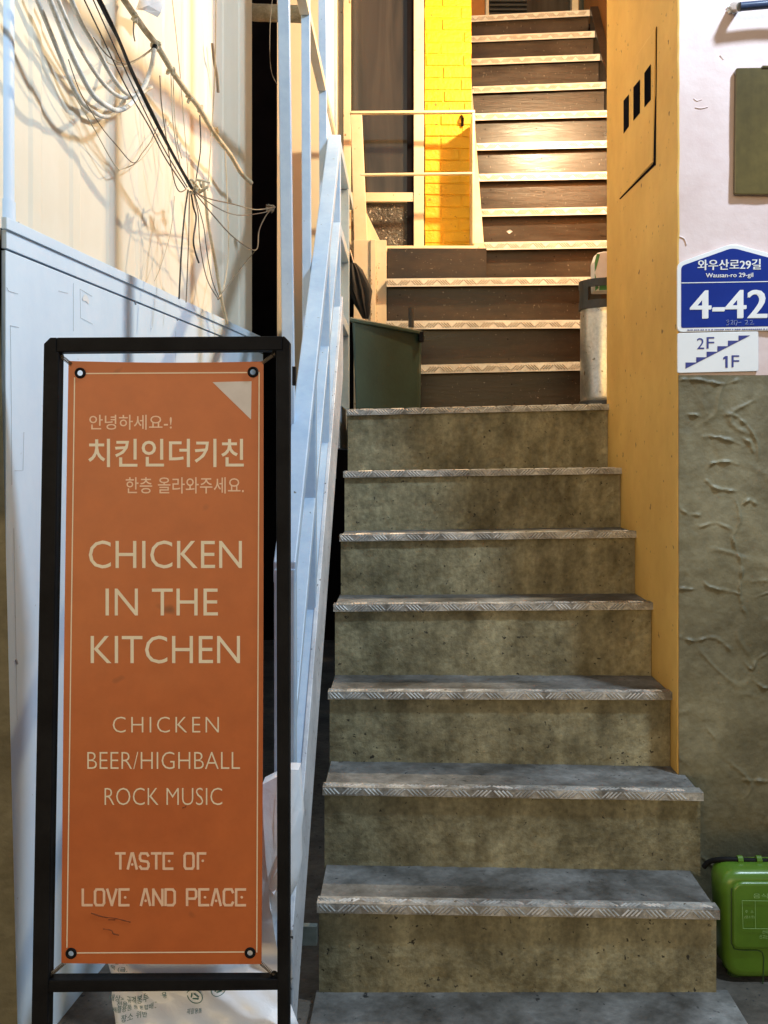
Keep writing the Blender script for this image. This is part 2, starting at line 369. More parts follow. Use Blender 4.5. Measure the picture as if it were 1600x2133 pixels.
pad.add([(-.235, 1.5, -.03), (-.218, 2.5, -.03), (-.218, 2.5, -.004), (-.235, 1.5, 0)], [(0, 1, 2, 3)])
part('base_slab', pad, M['tread'], cs)

# ------------------------------------------------------------------ wooden upper flight
ws = thing('wooden_staircase', 'dark varnished timber staircase with bright checker plate edges', 'staircase', (.7, 4.5, 1.52))
R2, T2 = .2177, .1685
HL = tops[6][0].z
up = []
meas = {8: (870, 1216, 760, 753), 9: (803, 1212, 668, 666), 10: (805, 1250, 580, 576), 11: (1008, 1270, 504, 500), 12: (1003, 1272, 435, 430), 13: (998, 1272, 362, 357), 14: (993, 1272, 298, 292), 15: (990, 1272, 236, 229), 16: (984, 1262, 180, 170), 17: (976, 1250, 122, 112), 18: (972, 1240, 75, 64), 19: (968, 1228, 33, 20)}
for n in range(8, 20):
    y = 4.52 + T2 * (n - 8)
    xl, xr, yl, yr = meas[n]; s = (yr - yl) / (xr - xl)
    Xl = -.087 if n <= 10 else .395
    Xr = 1.17
    pl = CX + Xl * F / y; pr = CX + Xr * F / y
    a = W(pl, yl + s * (pl - xl), y); b = W(pr, yr + s * (pr - xr), y)
    up.append((n, a, b, y))
prevz = (HL, HL)
for k, (n, a, b, y) in enumerate(up):
    mb = MB(); yf = y + .05
    mb.hexa([(a.x + .002, yf, prevz[0] - .02), (b.x, yf - .005, prevz[1] - .02), (b.x, yf + .02, prevz[1] - .02), (a.x + .002, yf + .02, prevz[0] - .02),
             (a.x + .002, yf - .0045, a.z - .016), (b.x, yf - .0095, b.z - .016), (b.x, yf + .02, b.z - .016), (a.x + .002, yf + .02, a.z - .016)])
    rb = part('riser_board', mb, M['wood'], ws, bevel=.001)
    for cx in (a.x + .06, a.x + (b.x - a.x) * .46, b.x - .05):
        for zz in (.055, .15):
            p = Vector((cx + random.uniform(-.008, .008), yf - .007, prevz[0] + zz + random.uniform(-.008, .008)))
            part('nail', MB().tube([p, p + Vector((0, -.0015, 0))], .003, 6), M['black'], rb)
    mb = MB(); mb.hexa([(a.x + .002, y + .003, a.z - .016), (b.x, y + .003, b.z - .016), (b.x, y + T2 + .04, b.z - .016), (a.x + .002, y + T2 + .04, a.z - .016),
                        (a.x + .002, y + .003, a.z - .004), (b.x, y + .003, b.z - .004), (b.x, y + T2 + .04, b.z - .004), (a.x + .002, y + T2 + .04, a.z - .004)])
    part('tread', mb, M['wood'], ws)
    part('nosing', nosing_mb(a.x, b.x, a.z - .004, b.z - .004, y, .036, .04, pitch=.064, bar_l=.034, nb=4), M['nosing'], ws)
    prevz = (a.z, b.z)
# cream steel stringer on the left of the narrow flight, dark skirting on the right
s0, s1 = up[3], up[11]
def slope_plate(x0, x1, d0, d1):
    mb = MB(); A = s0[1]; B = s1[1]; ya, yb = s0[3], s1[3]
    mb.hexa([(x0, ya - .03, A.z + d0), (x1, ya - .03, A.z + d0), (x1, yb, B.z + d0), (x0, yb, B.z + d0), (x0, ya - .03, A.z + d1), (x1, ya - .03, A.z + d1), (x1, yb, B.z + d1), (x0, yb, B.z + d1)])
    return mb
part('stringer', slope_plate(.342, .392, -.24, -.01), M['cream_metal'], ws, bevel=.002)
part('skirting', slope_plate(1.172, 1.225, -.3, .06), M['wood'], ws, bevel=.002, label='dusty brown skirting board along the right side')
lp = MB(); lp.box(.775, 1.30, 3.86, 4.60, HL - .10, HL - .004)
part('landing_slab', lp, M['tread'], ws)

mb = MB(); mb.box(-.085, .40, 4.925, 4.945, up[2][1].z - .01, 2.335); part('riser_board', mb, M['wood'], ws, bevel=.001)
# cream cover plate left of the wide wooden steps
cp = MB(); zA = 2.37
cp.box(W(737, 0, 4.9).x, W(772, 0, 4.9).x, 4.895, 4.95, 1.50, zA); cp.box(W(772, 0, 4.9).x, W(783, 0, 4.9).x, 4.885, 4.95, 1.50, zA); cp.box(W(783, 0, 4.9).x, -.0885, 4.9, 4.95, 1.50, zA)
part('cover_plate', cp, M['cream_metal'], ws, bevel=.002)

mb = MB(); rnd = random.Random(31)
for cx_, ya_, yb_, dens in ((772.5, 560, 670, 26), (785, 548, 690, 18), (789, 540, 560, 4)):
    for k in range(dens):
        x, y = cx_ + rnd.uniform(-2, 2), rnd.uniform(ya_, yb_); w_, h_ = rnd.uniform(.4, 1.6), rnd.uniform(1, 6)
        mb.add([W(x, y, 4.882), W(x + w_, y + .5, 4.882), W(x + w_ * .7, y + h_, 4.882), W(x - .3, y + h_ * .8, 4.882)], [(0, 1, 2, 3)])
o = part('rust_streak', mb, M['rust'], ws); o['kind'] = 'stuff'

# ------------------------------------------------------------------ corner building on the right: orange flank, pink render, olive base
XW, YF, YB = .777, 2.873, 3.876
cb = thing('corner_building', 'corner of a building, orange flank beside the steps, pink front over rough olive plaster', 'building', (1.4, YF, 0))
zS = W(1411, 782, YF).z
mb = MB(); mb.box(XW, XW + .012, YF + .001, YB, -.03, 5.2)
for k in range(3): pass
ow = part('orange_flank', mb, M['orange_wall'], cb, bevel=.003)
mb = MB(); grid_face(mb, [(XW + .004, YF, zS), (3.4, YF, zS), (3.4, YF, 5.2), (XW + .004, YF, 5.2)], 60, 60, .0018, (0, 1, 0), 3)
for path in ([(1445, 205), (1452, 210), (1462, 207)], [(1448, 224), (1460, 226), (1474, 223)], [(1413, 492), (1425, 497), (1430, 510)], [(1500, 115), (1507, 124)]):
    mb.tube(smooth_path([W(x, y, YF - .0005) for x, y in path]), .0022, 5)
part('pink_render', mb, M['pink_wall'], cb, smooth=True)
mb = MB(); XQ = 1.30
def trowel(x, z):
    p = Vector((x * 5.5, 3.3, z * 8.5)); w_ = mnoise.noise_vector(p * .6) * .55
    v = max(0.0, 1 - abs(mnoise.noise(p + w_)) * 11)
    m_ = max(0.0, mnoise.noise(Vector((x * 6.1, 9.1, z * 6.6)))) 
    st = mnoise.noise(Vector((x * 4, 5.5, z * 4))); step_ = max(-1, min(1, st * 14)) * .0009
    return v * .0110 * m_ + step_ + mnoise.fractal(Vector((x * 3, 1.7, z * 3)), 1.0, 2.0, 4) * .0035 + mnoise.noise(Vector((x * 70, 2.2, z * 70))) * .0005
NX, NZ = 170, 520; b0 = len(mb.v)
for j in range(NZ + 1):
    for i in range(NX + 1):
        x = XW + .002 + (XQ - XW - .002) * i / NX; z = -.03 + (zS + .03) * j / NZ; mb.v.append(Vector((x, YF - .008 - trowel(x, z), z)))
for j in range(NZ):
    for i in range(NX):
        k = b0 + j * (NX + 1) + i; mb.f.append((k, k + 1, k + NX + 2, k + NX + 1))
grid_face(mb, [(XQ, YF - .008, -.03), (3.4, YF - .008, -.03), (3.4, YF - .008, zS), (XQ, YF - .008, zS)], 60, 60, .0028, (0, 1, 0), 4)
mb.add([(XW + .002, YF - .008, zS), (3.4, YF - .008, zS), (3.4, YF + .02, zS), (XW + .002, YF + .02, zS)], [(0, 1, 2, 3)])
mb.add([(XW + .002, YF - .008, -.03), (XW + .002, YF + .02, -.03), (XW + .002, YF + .02, zS), (XW + .002, YF - .008, zS)], [(0, 1, 2, 3)])
sc = lambda x, y: W(1300 + x / 2.03, 750 + y / 2.03, YF - .0090)
for k, path in enumerate([[(400, 232), (470, 236), (530, 290), (560, 350), (568, 425)], [(335, 322), (380, 326), (430, 335), (490, 358)], [(346, 475), (370, 440), (420, 428), (480, 442)], [(345, 508), (385, 540), (430, 552), (482, 552)],
              [(320, 708), (360, 692), (410, 695), (460, 722)], [(335, 935), (360, 958), (430, 975), (495, 990)], [(225, 1165), (290, 1186), (370, 1172), (410, 1190), (455, 1228)], [(258, 230), (322, 236)], [(228, 620), (270, 650), (325, 655)],
              [(540, 935), (609, 932)], [(500, 1270), (545, 1310), (560, 1270), (609, 1240)], [(545, 1350), (580, 1380), (609, 1385)], [(345, 1545), (365, 1575), (385, 1600)], [(500, 1775), (609, 1782)], [(230, 1940), (250, 1960)],
              [(500, 610), (530, 590), (560, 610)], [(470, 590), (490, 680), (460, 760), (495, 860), (490, 1000), (520, 1090)], [(225, 970), (290, 968)], [(235, 85), (300, 82), (420, 100), (500, 78)], [(500, 330), (530, 350), (545, 390)]]):
    pts = smooth_path([sc(*p) for p in path], 30); n = len(pts); dx_ = (XQ - XW - .002) / NX; dz_ = (zS + .03) / NZ; best = {}
    for q, p in enumerate(pts):
        am = math.sin(math.pi * (q + .5) / n) ** .5 * max(.15, .55 + mnoise.noise(p * 45) * 1.1) * .0078
        wd = .0042 + .0022 * mnoise.noise(p * 30 + Vector((3, 3, 3)))
        jx = mnoise.noise(p * 60) * .003; jz = mnoise.noise(p * 60 + Vector((8, 1, 4))) * .003
        ci, cj = (p.x + jx - XW - .002) / dx_, (p.z + jz + .03) / dz_
        for i in range(int(ci) - 5, int(ci) + 7):
            for j in range(int(cj) - 5, int(cj) + 7):
                if 0 <= i <= NX and 0 <= j <= NZ:
                    d2 = ((i - ci) * dx_) ** 2 + ((j - cj) * dz_) ** 2; h_ = am * math.exp(-d2 / wd ** 2)
                    if h_ > best.get((i, j), 0): best[(i, j)] = h_
    for (i, j), h_ in best.items(): mb.v[b0 + j * (NX + 1) + i].y -= h_
part('olive_base', mb, M['olive_plaster'], cb, smooth=True)
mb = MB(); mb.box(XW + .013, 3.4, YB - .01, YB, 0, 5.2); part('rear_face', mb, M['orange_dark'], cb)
# pink flank edge paint bead
mb = MB(); rnd = random.Random(5)
mb.tube([Vector((XW + .002 + rnd.uniform(-.0012, .0012), YF - .001 + rnd.uniform(-.001, .001), 0 + k * .035)) for k in range(130)], .0035, 6)
part('corner_bead', mb, M['orange_wall'], cb)
# vent hatch in the orange flank (three dark slots, a lifted edge)
FL = lambda px, py, lift=0.0: plane_hit(px, py, (XW - lift, 0, 0), Vector((1, 0, 0)))
mb = MB()
pl = [FL(1292, 412), FL(1362, 338), FL(1367, 55), FL(1310, 140)]
inn = [FL(1292, 410, .001), FL(1359, 337, .004), FL(1365, 60, .003), FL(1310, 140, .001)]
mb.add([pl[0], pl[1], pl[2], pl[3]] + inn, [(4, 5, 6, 7), (0, 1, 5, 4), (1, 2, 6, 5), (2, 3, 7, 6), (3, 0, 4, 7)])
ht = part('vent_hatch', mb, M['orange_wall'], ow)
mb = MB()
def strip(pts, w0):
    for (a, b, wa, wb) in pts:
        mb.add([FL(a[0], a[1], .0012), FL(b[0], b[1], .0012), FL(b[0] + wb, b[1] + wb * .6, .0012), FL(a[0] + wa, a[1] + wa * .6, .0012)], [(0, 1, 2, 3)])
strip([((1290, 414), (1361, 340), 2, 5), ((1360, 341), (1365, 200), 6, 2), ((1365.5, 200), (1367, 55), 1.6, 1.4)], 2)
part('dark_gap', mb, M['void'], ht)
mb = MB()
for (x0, x1, yt0, yt1, yb0, yb1) in ((1299.5, 1310, 210, 197, 278, 263), (1320, 1333, 182, 166, 251, 235), (1343, 1355.5, 152, 134, 223, 208)):
    q = [(x0, yb0), (x1, yb1), (x1, yt1), (x0, yt0)]
    part('vent_slot', MB().prism([FL(a, b, .0012 + .003 * (a - 1292) / 67) for a, b in q], (-.0012, 0, 0)), M['void'], ht)

# orange right wall and top doorway behind the upper flight
tw = thing('upper_wall', 'dim orange wall around the dark door at the top of the stairs', 'wall', (1.0, 7.2, 4.1))
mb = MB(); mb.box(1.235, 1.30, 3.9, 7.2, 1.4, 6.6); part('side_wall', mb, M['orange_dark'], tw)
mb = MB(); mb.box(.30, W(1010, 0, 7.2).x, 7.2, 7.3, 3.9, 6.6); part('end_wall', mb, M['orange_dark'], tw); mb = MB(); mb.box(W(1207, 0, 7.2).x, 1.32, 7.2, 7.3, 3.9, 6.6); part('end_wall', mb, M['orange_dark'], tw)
td = thing('top_door', 'dark glazed door with cream frame at the top of the stairs', 'door', (.85, 7.2, 4.13))
mb = MB(); mb.box(W(1018, 0, 7.2).x, W(1190, 0, 7.2).x, 7.24, 7.26, 4.1, 6.4); dl = part('door_leaf', mb, M['dark_glass'], td)
mb = MB(); mb.box(W(1011, 0, 7.2).x, W(1018, 0, 7.2).x, 7.17, 7.27, 4.1, 6.4); part('door_frame', mb, M['cream_metal'], td, bevel=.003)
mb = MB(); mb.box(W(1190, 0, 7.2).x, W(1205, 0, 7.2).x, 7.17, 7.27, 4.1, 6.4); part('door_frame', mb, M['cream_metal'], td, bevel=.003)
mb = MB()
for k in range(12):
    z = 4.42 + k * .032; mb.tube([Vector((W(1020, 0, 7.2).x, 7.215, z)), Vector((W(1098, 0, 7.2).x, 7.215, z))], .014, 8)
part('roller_slats', mb, M['rubber'], td, smooth=True)
mb = MB(); mb.box(W(1212, 0, 7.0).x, W(1250, 0, 7.0).x, 6.95, 7.12, 4.13, 4.66); mb.box(W(1210, 0, 7.0).x, W(1252, 0, 7.0).x, 6.94, 7.13, 4.66, 4.69)
tag(part('storage_crate', mb, M['green_bin'], base=(1.3, 7.0, 4.13), bevel=.01), 'dark green crate beside the door at the top of the stairs', 'crate')
mb = MB(); mb.box(.36, 1.24, 6.38 + .16, 7.2, 4.10, 4.125); part('top_landing', mb, M['wood'], ws)

# ------------------------------------------------------------------ yellow brick wall
YW = 5.20
yw = MB(); x0, x1 = W(884, 0, YW).x, W(983, 0, YW).x; z0, z1 = 2.36, 5.4
yw.box(x0 + .003, x1 - .003, YW + .006, YW + .20, z0, z1)
rnd = random.Random(3); z = z0; k = 0
while z < z1 - .05:
    hh = .0585 + rnd.uniform(-.002, .002); x = x0 - (.10 if k % 2 else .0) + rnd.uniform(-.012, .012)
    while x < x1:
        a = max(x, x0 + rnd.uniform(-.002, .002)); b = min(x + .19 + rnd.uniform(-.004, .004), x1)
        if b - a > .015:
            d = rnd.uniform(-.002, .002); j = lambda: rnd.uniform(-.0018, .0018)
            g0 = rnd.uniform(.0015, .0045)
            yw.hexa([(a + g0, YW + d, z + g0 + j()), (b - g0, YW + d, z + g0 + j()), (b - g0, YW + .03, z), (a + g0, YW + .03, z),
                     (a + g0, YW + d, z + hh - g0 + j()), (b - g0, YW + d, z + hh - g0 + j()), (b - g0, YW + .03, z + hh), (a + g0, YW + .03, z + hh)])
        x = x + .194
    z += hh + .0025; k += 1
tag(part('brick_wall', yw, M['brick'], base=(.2, YW, 2.36), bevel=.003), 'narrow wall of bright yellow painted bricks left of the wooden stairs', 'wall')

# ------------------------------------------------------------------ window / door beside the brick
wd = thing('glazed_door', 'cream framed door with dark glass and a speckled lower pane, left of the yellow bricks', 'door', (-.1, YW, 2.36))
fx = lambda p: W(p, 0, YW).x
zz = lambda y: W(0, y, YW).z
mb = MB(); mb.box(fx(862), fx(883), YW - .02, YW + .05, 2.36, 5.4); part('right_jamb', mb, M['cream_metal'], wd, bevel=.002)
mb = MB(); mb.box(fx(698), fx(715), YW - .005, YW + .05, 2.36, 5.4); part('left_jamb', mb, M['cream_metal'], wd, bevel=.002)
mb = MB(); mb.box(fx(716), fx(731), YW - .03, YW + .05, 2.36, 5.4); part('left_jamb', mb, M['cream_metal'], wd, bevel=.002)
mb = MB(); mb.box(fx(731), fx(862), YW - .012, YW + .04, zz(421), zz(402)); part('cross_rail', mb, M['cream_metal'], wd, bevel=.002)
mb = MB(); mb.box(fx(731), fx(862), YW + .02, YW + .028, zz(402), 5.4); part('upper_pane', mb, M['dark_glass'], wd)
mb = MB(); mb.box(fx(731), fx(862), YW + .02, YW + .028, 2.36, zz(421)); part('lower_pane', mb, M['frosted'], wd, label='speckled frosted lower pane')
mb = MB(); mb.box(fx(848), fx(862), YW - .004, YW + .0195, 2.36, 5.4); part('seal', mb, M['void'], wd)
# platform behind the landing railing
pf = MB(); pf.box(-.235, .338, 4.96, 5.19, 2.30, 2.355)
part('platform', pf, M['cream_metal'], ws)

# ------------------------------------------------------------------ cream landing railing
lr = thing('landing_railing', 'cream steel landing railing with two horizontal bars before the yellow bricks', 'railing', (.05, 5.0, 2.37))
YR = 4.99
mb = MB(); a, b = W(803, 512, YR - .04), W(1000, 528, YR - .04)
mb.prism([Vector((a.x, YR - .04, a.z)), Vector((b.x, YR - .04, a.z)), Vector((b.x - .03, YR - .04, b.z)), Vector((a.x, YR - .04, b.z))], (0, .05, 0)); part('floor_beam', mb, M['cream_metal'], lr, bevel=.002)
mb = MB(); mb.bar(W(729, 235.5, YR), W(989, 233.5, YR), .03, .012); part('top_bar', mb, M['cream_metal'], lr, bevel=.0015)
mb = MB(); mb.bar(W(752, 364.5, YR), W(986, 361.5, YR), .025, .010); part('middle_bar', mb, M['cream_metal'], lr, bevel=.0015)
mb = MB(); x = W(984, 0, YR).x; mb.box(x, x + .012, YR - .012, YR + .20, zA, W(0, 234, YR).z); part('end_plate', mb, M['cream_metal'], lr, bevel=.001)
mb = MB()
A = [W(730, 238, YR - .01), W(754, 238, YR - .01), W(766, 512, YR - .01), W(738, 512, YR - .01)]
mb.prism(A, (0, .03, 0)); part('post', mb, M['cream_metal'], lr, bevel=.003)
mb = MB(); mb.prism([W(754, 424, YR + .02), W(797, 512, YR + .02), W(770, 512, YR + .02), W(754, 478, YR + .02)], (0, .012, 0)); part('brace', mb, M['cream_metal'], lr, bevel=.001)
mb = MB(); p = W(963, 250, YW - .004); mb.tube([p + Vector((-.004, 0, .02)), p + Vector((0, -.03, 0)), p + Vector((.0, .0, -.03))], .008, 8); part('wall_hook', mb, M['black'], lr)

# ------------------------------------------------------------------ white partition behind the screen, dark back of the gap
mb = MB(); mb.box(W(577, 0, 5.25).x, W(699, 0, 5.25).x, 5.25, 5.30, 1.2, 5.6)
tag(part('partition_wall', mb, M['cream_wall'], base=(-.5, 5.25, 1.2), bevel=.002), 'pale painted partition behind the blue-white posts, left of the glazed door', 'wall')
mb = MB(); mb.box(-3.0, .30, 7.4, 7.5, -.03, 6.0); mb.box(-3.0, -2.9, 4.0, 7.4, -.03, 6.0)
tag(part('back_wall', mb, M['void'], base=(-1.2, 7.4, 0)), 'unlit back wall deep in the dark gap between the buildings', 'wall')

# ------------------------------------------------------------------ stair railing on the left (square tubes)
sr = thing('stair_railing', 'pale blue square tube stair railing climbing the left side of the steps', 'railing', (-.27, 2.26, 0))
XR, XL = -.244, -.294
PY = [2.257, 2.785, 3.285, 3.85]
topz = lambda y: 1.079 + .9165 * (y - 2.257)
midz = lambda y: 1.205 + .947 * (y - 2.785)
botz = lambda y: .896 + .935 * (y - 2.785)
bz = lambda y: max(0, .12 + .93 * (y - 2.26))
for i, y in enumerate(PY):
    mb = MB(); s = .047 if i == 0 else .040
    zt = topz(y) - (.012 if i < 3 else .03)
    mb.box(XR - s - .0015, XR - .0015, y, y + s, bz(y) - (.12 if i == 0 else .0), zt)
    part('post', mb, M['rail_paint'], sr, bevel=.003)
def slope_bar(zf, y0, y1, x0, x1, hgt):
    mb = MB(); mb.hexa([(x0, y0, zf(y0) - hgt), (x1, y0, zf(y0) - hgt), (x1, y1, zf(y1) - hgt), (x0, y1, zf(y1) - hgt), (x0, y0, zf(y0)), (x1, y0, zf(y0)), (x1, y1, zf(y1)), (x0, y1, zf(y1))]); return mb
part('top_rail', slope_bar(topz, 2.2605, 3.865, XL, XR, .05), M['rail_paint'], sr, bevel=.003)
for i in range(3):
    part('middle_rail', slope_bar(midz, PY[i] + .05, PY[i + 1], XR - .038, XR - .002, .04), M['rail_paint'], sr, bevel=.002)
    part('lower_rail', slope_bar(botz, PY[i] + .05, PY[i + 1], XR - .038, XR - .002, .04), M['rail_paint'], sr, bevel=.002)
sf = lambda y: .447 + .93 * (y - 2.62)
mb = MB(); y0, y1 = 2.15, 3.90; xa, xb = -.250, -.238
mb.hexa([(xa, y0, sf(y0) - .0), (xb, y0, sf(y0)), (xb, y1, sf(y1)), (xa, y1, sf(y1)), (xa, y0, sf(y0) + .30), (xb, y0, sf(y0) + .30), (xb, y1, sf(y1) + .30), (xa, y1, sf(y1) + .30)])
part('stringer', mb, M['stringer_paint'], sr, bevel=.002)
mb = MB(); mb.box(-.25, -.214, 2.46, 2.48, W(0, 1966, 2.47).z, W(0, 1926, 2.47).z); part('bracket', mb, M['bracket'], sr, bevel=.001)
# level run beside the landing
for zt, nm in ((topz(3.85) - .002, 'top_rail'), (midz(3.85), 'middle_rail'), (botz(3.85), 'lower_rail')):
    w_ = .046 if nm == 'top_rail' else .036
    mb = MB(); mb.box(XR - w_, XR - .001, 3.893, 4.80 if nm == 'top_rail' else 4.42, zt - .045, zt); part(nm, mb, M['rail_paint'], sr, bevel=.002)
mb = MB(); mb.box(XR - .042, XR, 4.42, 4.462, 1.4, topz(3.85) - .05); part('post', mb, M['rail_paint'], sr, bevel=.003)
mb = MB(); mb.box(-.30, -.25, 3.9, 4.9, 1.35, 1.52); part('landing_edge', mb, M['stringer_paint'], sr, bevel=.002)

# taller screen of thin posts outside the railing
sn = thing('post_screen', 'tall row of thin pale blue posts with a high level bar, behind the stair railing', 'screen', (-.31, 2.6, 1.0))
XS = -.300
for (pt, pb, y, wpx) in ((602, 611, 2.61, 24), (645, 648, 3.18, 18), (679, 683, 3.84, 16), (701, 703, 4.46, 13)):
    w_ = wpx * y / F; mb = MB(); xt = W(pt, 0, y).x; xb_ = W(pb, 700, y).x; ztop = 4.6; zbot = min(1.0 + .9 * (y - 2.2), 1.6)
    z700 = W(0, 700, y).z; z0_ = W(0, 0, y).z
    X = lambda z: xb_ + (xt - xb_) * (z - z700) / (z0_ - z700)
    mb.hexa([(X(zbot) - w_, y, zbot), (X(zbot), y, zbot), (X(zbot), y + .03, zbot), (X(zbot) - w_, y + .03, zbot), (X(ztop) - w_, y, ztop), (X(ztop), y, ztop), (X(ztop), y + .03, ztop), (X(ztop) - w_, y + .03, ztop)])
    part('post', mb, M['rail_paint'], sn, bevel=.002)
part('infill_sheet', MB().box(XS - .022, XS - .012, 3.872, 4.458, 1.45, 4.6), M['white_panel'], sn)
zb = 2.71
mb = MB(); ys_ = [1.9, 2.61, 3.18, 3.84, 4.46]
for a, b in zip(ys_, ys_[1:]):
    part('level_bar', MB().box(XS - .03, XS, a + .031, b - .001, zb, zb + .032), M['cream_metal'], sn, bevel=.002)

# ------------------------------------------------------------------ left side: metal-clad wall, white hoarding, end wall, pipe
WN = Vector((1.0, -.11, 0)).normalized()
WP = Vector((-1.1245, 0, 0))
WL = lambda px, py, off=0.0: plane_hit(px, py, WP + WN * off, WN)
wdir = Vector((.11, 1, 0)).normalized()
def wpos(y, off=0.0, z=0): return Vector((-1.1245 + .11 * y, y, z)) + WN * off
mb = MB(); n = 90; ya, yb = 1.90, 4.30; prof = []
rib = lambda y: .004 * (1 if math.sin((y - 2.3) * 2 * math.pi / .22) > .72 else 0) 
for i in range(n * 2 + 1):
    y = ya + (yb - ya) * i / (n * 2); prof.append((y, rib(y)))
for i, (y, o) in enumerate(prof):
    mb.v.append(wpos(y, o, 1.2)); mb.v.append(wpos(y, o, 5.2))
for i in range(len(prof) - 1): mb.f.append((2 * i, 2 * i + 2, 2 * i + 3, 2 * i + 1))
k = len(mb.v); e = wpos(yb, 0, 1.2); mb.v += [e, e + Vector((-.25, 0, 0)), e + Vector((-.25, 0, 4)), e + Vector((0, 0, 4))]; mb.f.append((k, k + 1, k + 2, k + 3))
tag(part('clad_wall', mb, M['cream_wall'], base=(-.8, 3, 1.2)), 'cream metal clad wall hung with tangled cables, above the white hoarding', 'wall')

hd = thing('hoarding', 'white painted metal hoarding with dark seams, behind the orange banner', 'hoarding', (-.8, 2.6, -.03))
HO = .035
def hq(pts, off, th):
    mb = MB(); mb.prism([plane_hit(px, py, WP + WN * off, WN) for px, py in pts], -WN * th); return mb
A_t = lambda px: 950 - (950 - 455 + .0) * (1074 - px) / (1074 - 15)        # line through (15,455)
def seam(px, y15): return 950 - (950 - y15) * (1074 - px) / (1074 - 15)
def band(yt, yb_, off, name, pxa=14, pxb=548):
    p = hq([(pxa, seam(pxa, yt)), (pxb, seam(pxb, yt)), (pxb, seam(pxb, yb_)), (pxa, seam(pxa, yb_))], off, .012); return part(name, p, M['white_panel'], hd, bevel=.001)
band(452, 476.5, HO + .010, 'cap_strip'); band(478.5, 517, HO + .004, 'trim_strip')
ys = [521.5]
mp = MB(); a0 = plane_hit(14, 521.5, WP + WN * HO, WN); zt = a0.z
pA = wpos(a0.y, HO, -.03); pB_ = plane_hit(548, 700, WP + WN * HO, WN)
mp.prism([Vector((pA.x, pA.y, -.03)), Vector((pB_.x, pB_.y, -.03)), Vector((pB_.x, pB_.y, zt)), Vector((pA.x, pA.y, zt))], -WN * .01)
pn = part('main_sheet', mp, M['white_panel'], hd, bevel=.001)
bk = MB(); bk.prism([wpos(a0.y + .01, HO - .014, -.03), wpos(pB_.y, HO - .014, -.03), wpos(pB_.y, HO - .014, zt + .05), wpos(a0.y + .01, HO - .014, zt + .05)], -WN * .004)
part('backing', bk, M['void'], hd)
mb = MB()
HS = lambda px, py: plane_hit(px, py, WP + WN * (HO + .0012), WN)
def scratch(pts, w=.0004): mb.tube([HS(*p) for p in pts], min(w, .0004), 4)
scratch([(192, 617), (167, 602), (168, 662), (193, 675)]); scratch([(22, 678), (24, 860), (25, 1010)]); scratch([(22, 678), (40, 682)]); scratch([(14, 598), (18, 606), (38, 612)]); scratch([(31, 980), (48, 980), (50, 900)]); scratch([(122, 606), (142, 611)]); scratch([(153, 590), (153, 690)], .0006); scratch([(366, 690), (366, 755)], .0006); scratch([(29, 1100), (36, 1500)], .0006)
for (x, y) in ((156, 572), (281, 629), (368, 662), (34, 1378), (39, 467)): mb.tube([HS(x - 1, y - 4), HS(x + 2, y + 5)], .0025, 5)
part('scratch', mb, M['scratch'], pn)
mb = MB(); mb.add([HS(*p) for p in ((172, 620), (176, 613), (181, 614), (186, 626), (185, 634), (179, 627), (173, 627))], [tuple(range(7))]); part('sticker_scrap', mb, M['white_plate'], pn)

mb = MB(); ex = pA.x
grid_face(mb, [(-3.4, 2.16, -.03), (W(40, 2133, 2.14).x, 2.14, -.03), (W(-75, -2400, 2.14).x, 2.14, W(0, -2400, 2.14).z), (-3.4, 2.16, W(0, -2400, 2.14).z)], 30, 90, .003, (0, 1, 0), 8)
tag(part('end_wall', mb, M['olive_plaster'], base=(-1.5, 2.3, 0), smooth=True), 'rough olive plaster wall at the left edge, beside the white hoarding', 'wall')
dp = thing('downpipe', 'white vertical drainpipe with a coupling at the upper left edge', 'pipe', (-.9, 2.3, 1.7))
mb = MB(); c = W(-22, 0, 2.2); mb.lathe([(.037, 1.70), (.037, 5.2)], (c.x, 2.24), 24); part('pipe', mb, M['white_panel'], dp, smooth=True)
mb = MB(); zc = W(0, 420, 2.24).z; mb.lathe([(.037, zc - .10), (.0395, zc - .10), (.0395, zc), (.037, zc)], (c.x, 2.24), 24); part('coupling', mb, M['white_panel'], dp, smooth=True)

# duct crossing the dark gap
mb = MB(); mb.tube(smooth_path([W(470, -60, 4.5), W(490, 5, 4.5), W(520, 24, 4.5), W(560, 27, 4.5), W(640, 30, 4.5)]), .037, 16)
tag(part('insulated_pipe', mb, M['lagging'], base=(-.7, 4.5, 3.2), smooth=True), 'thick beige wrapped pipe crossing the top of the dark gap', 'pipe')
mb = MB(); mb.tube([W(505, 40, 4.45), W(507, 400, 4.45), W(510, 690, 4.45)], .02, 12)
tag(part('rain_pipe', mb, M['lagging'], base=(-.7, 4.45, 1.9), smooth=True), 'vertical beige pipe beside the dark gap at the end of the clad wall', 'pipe')

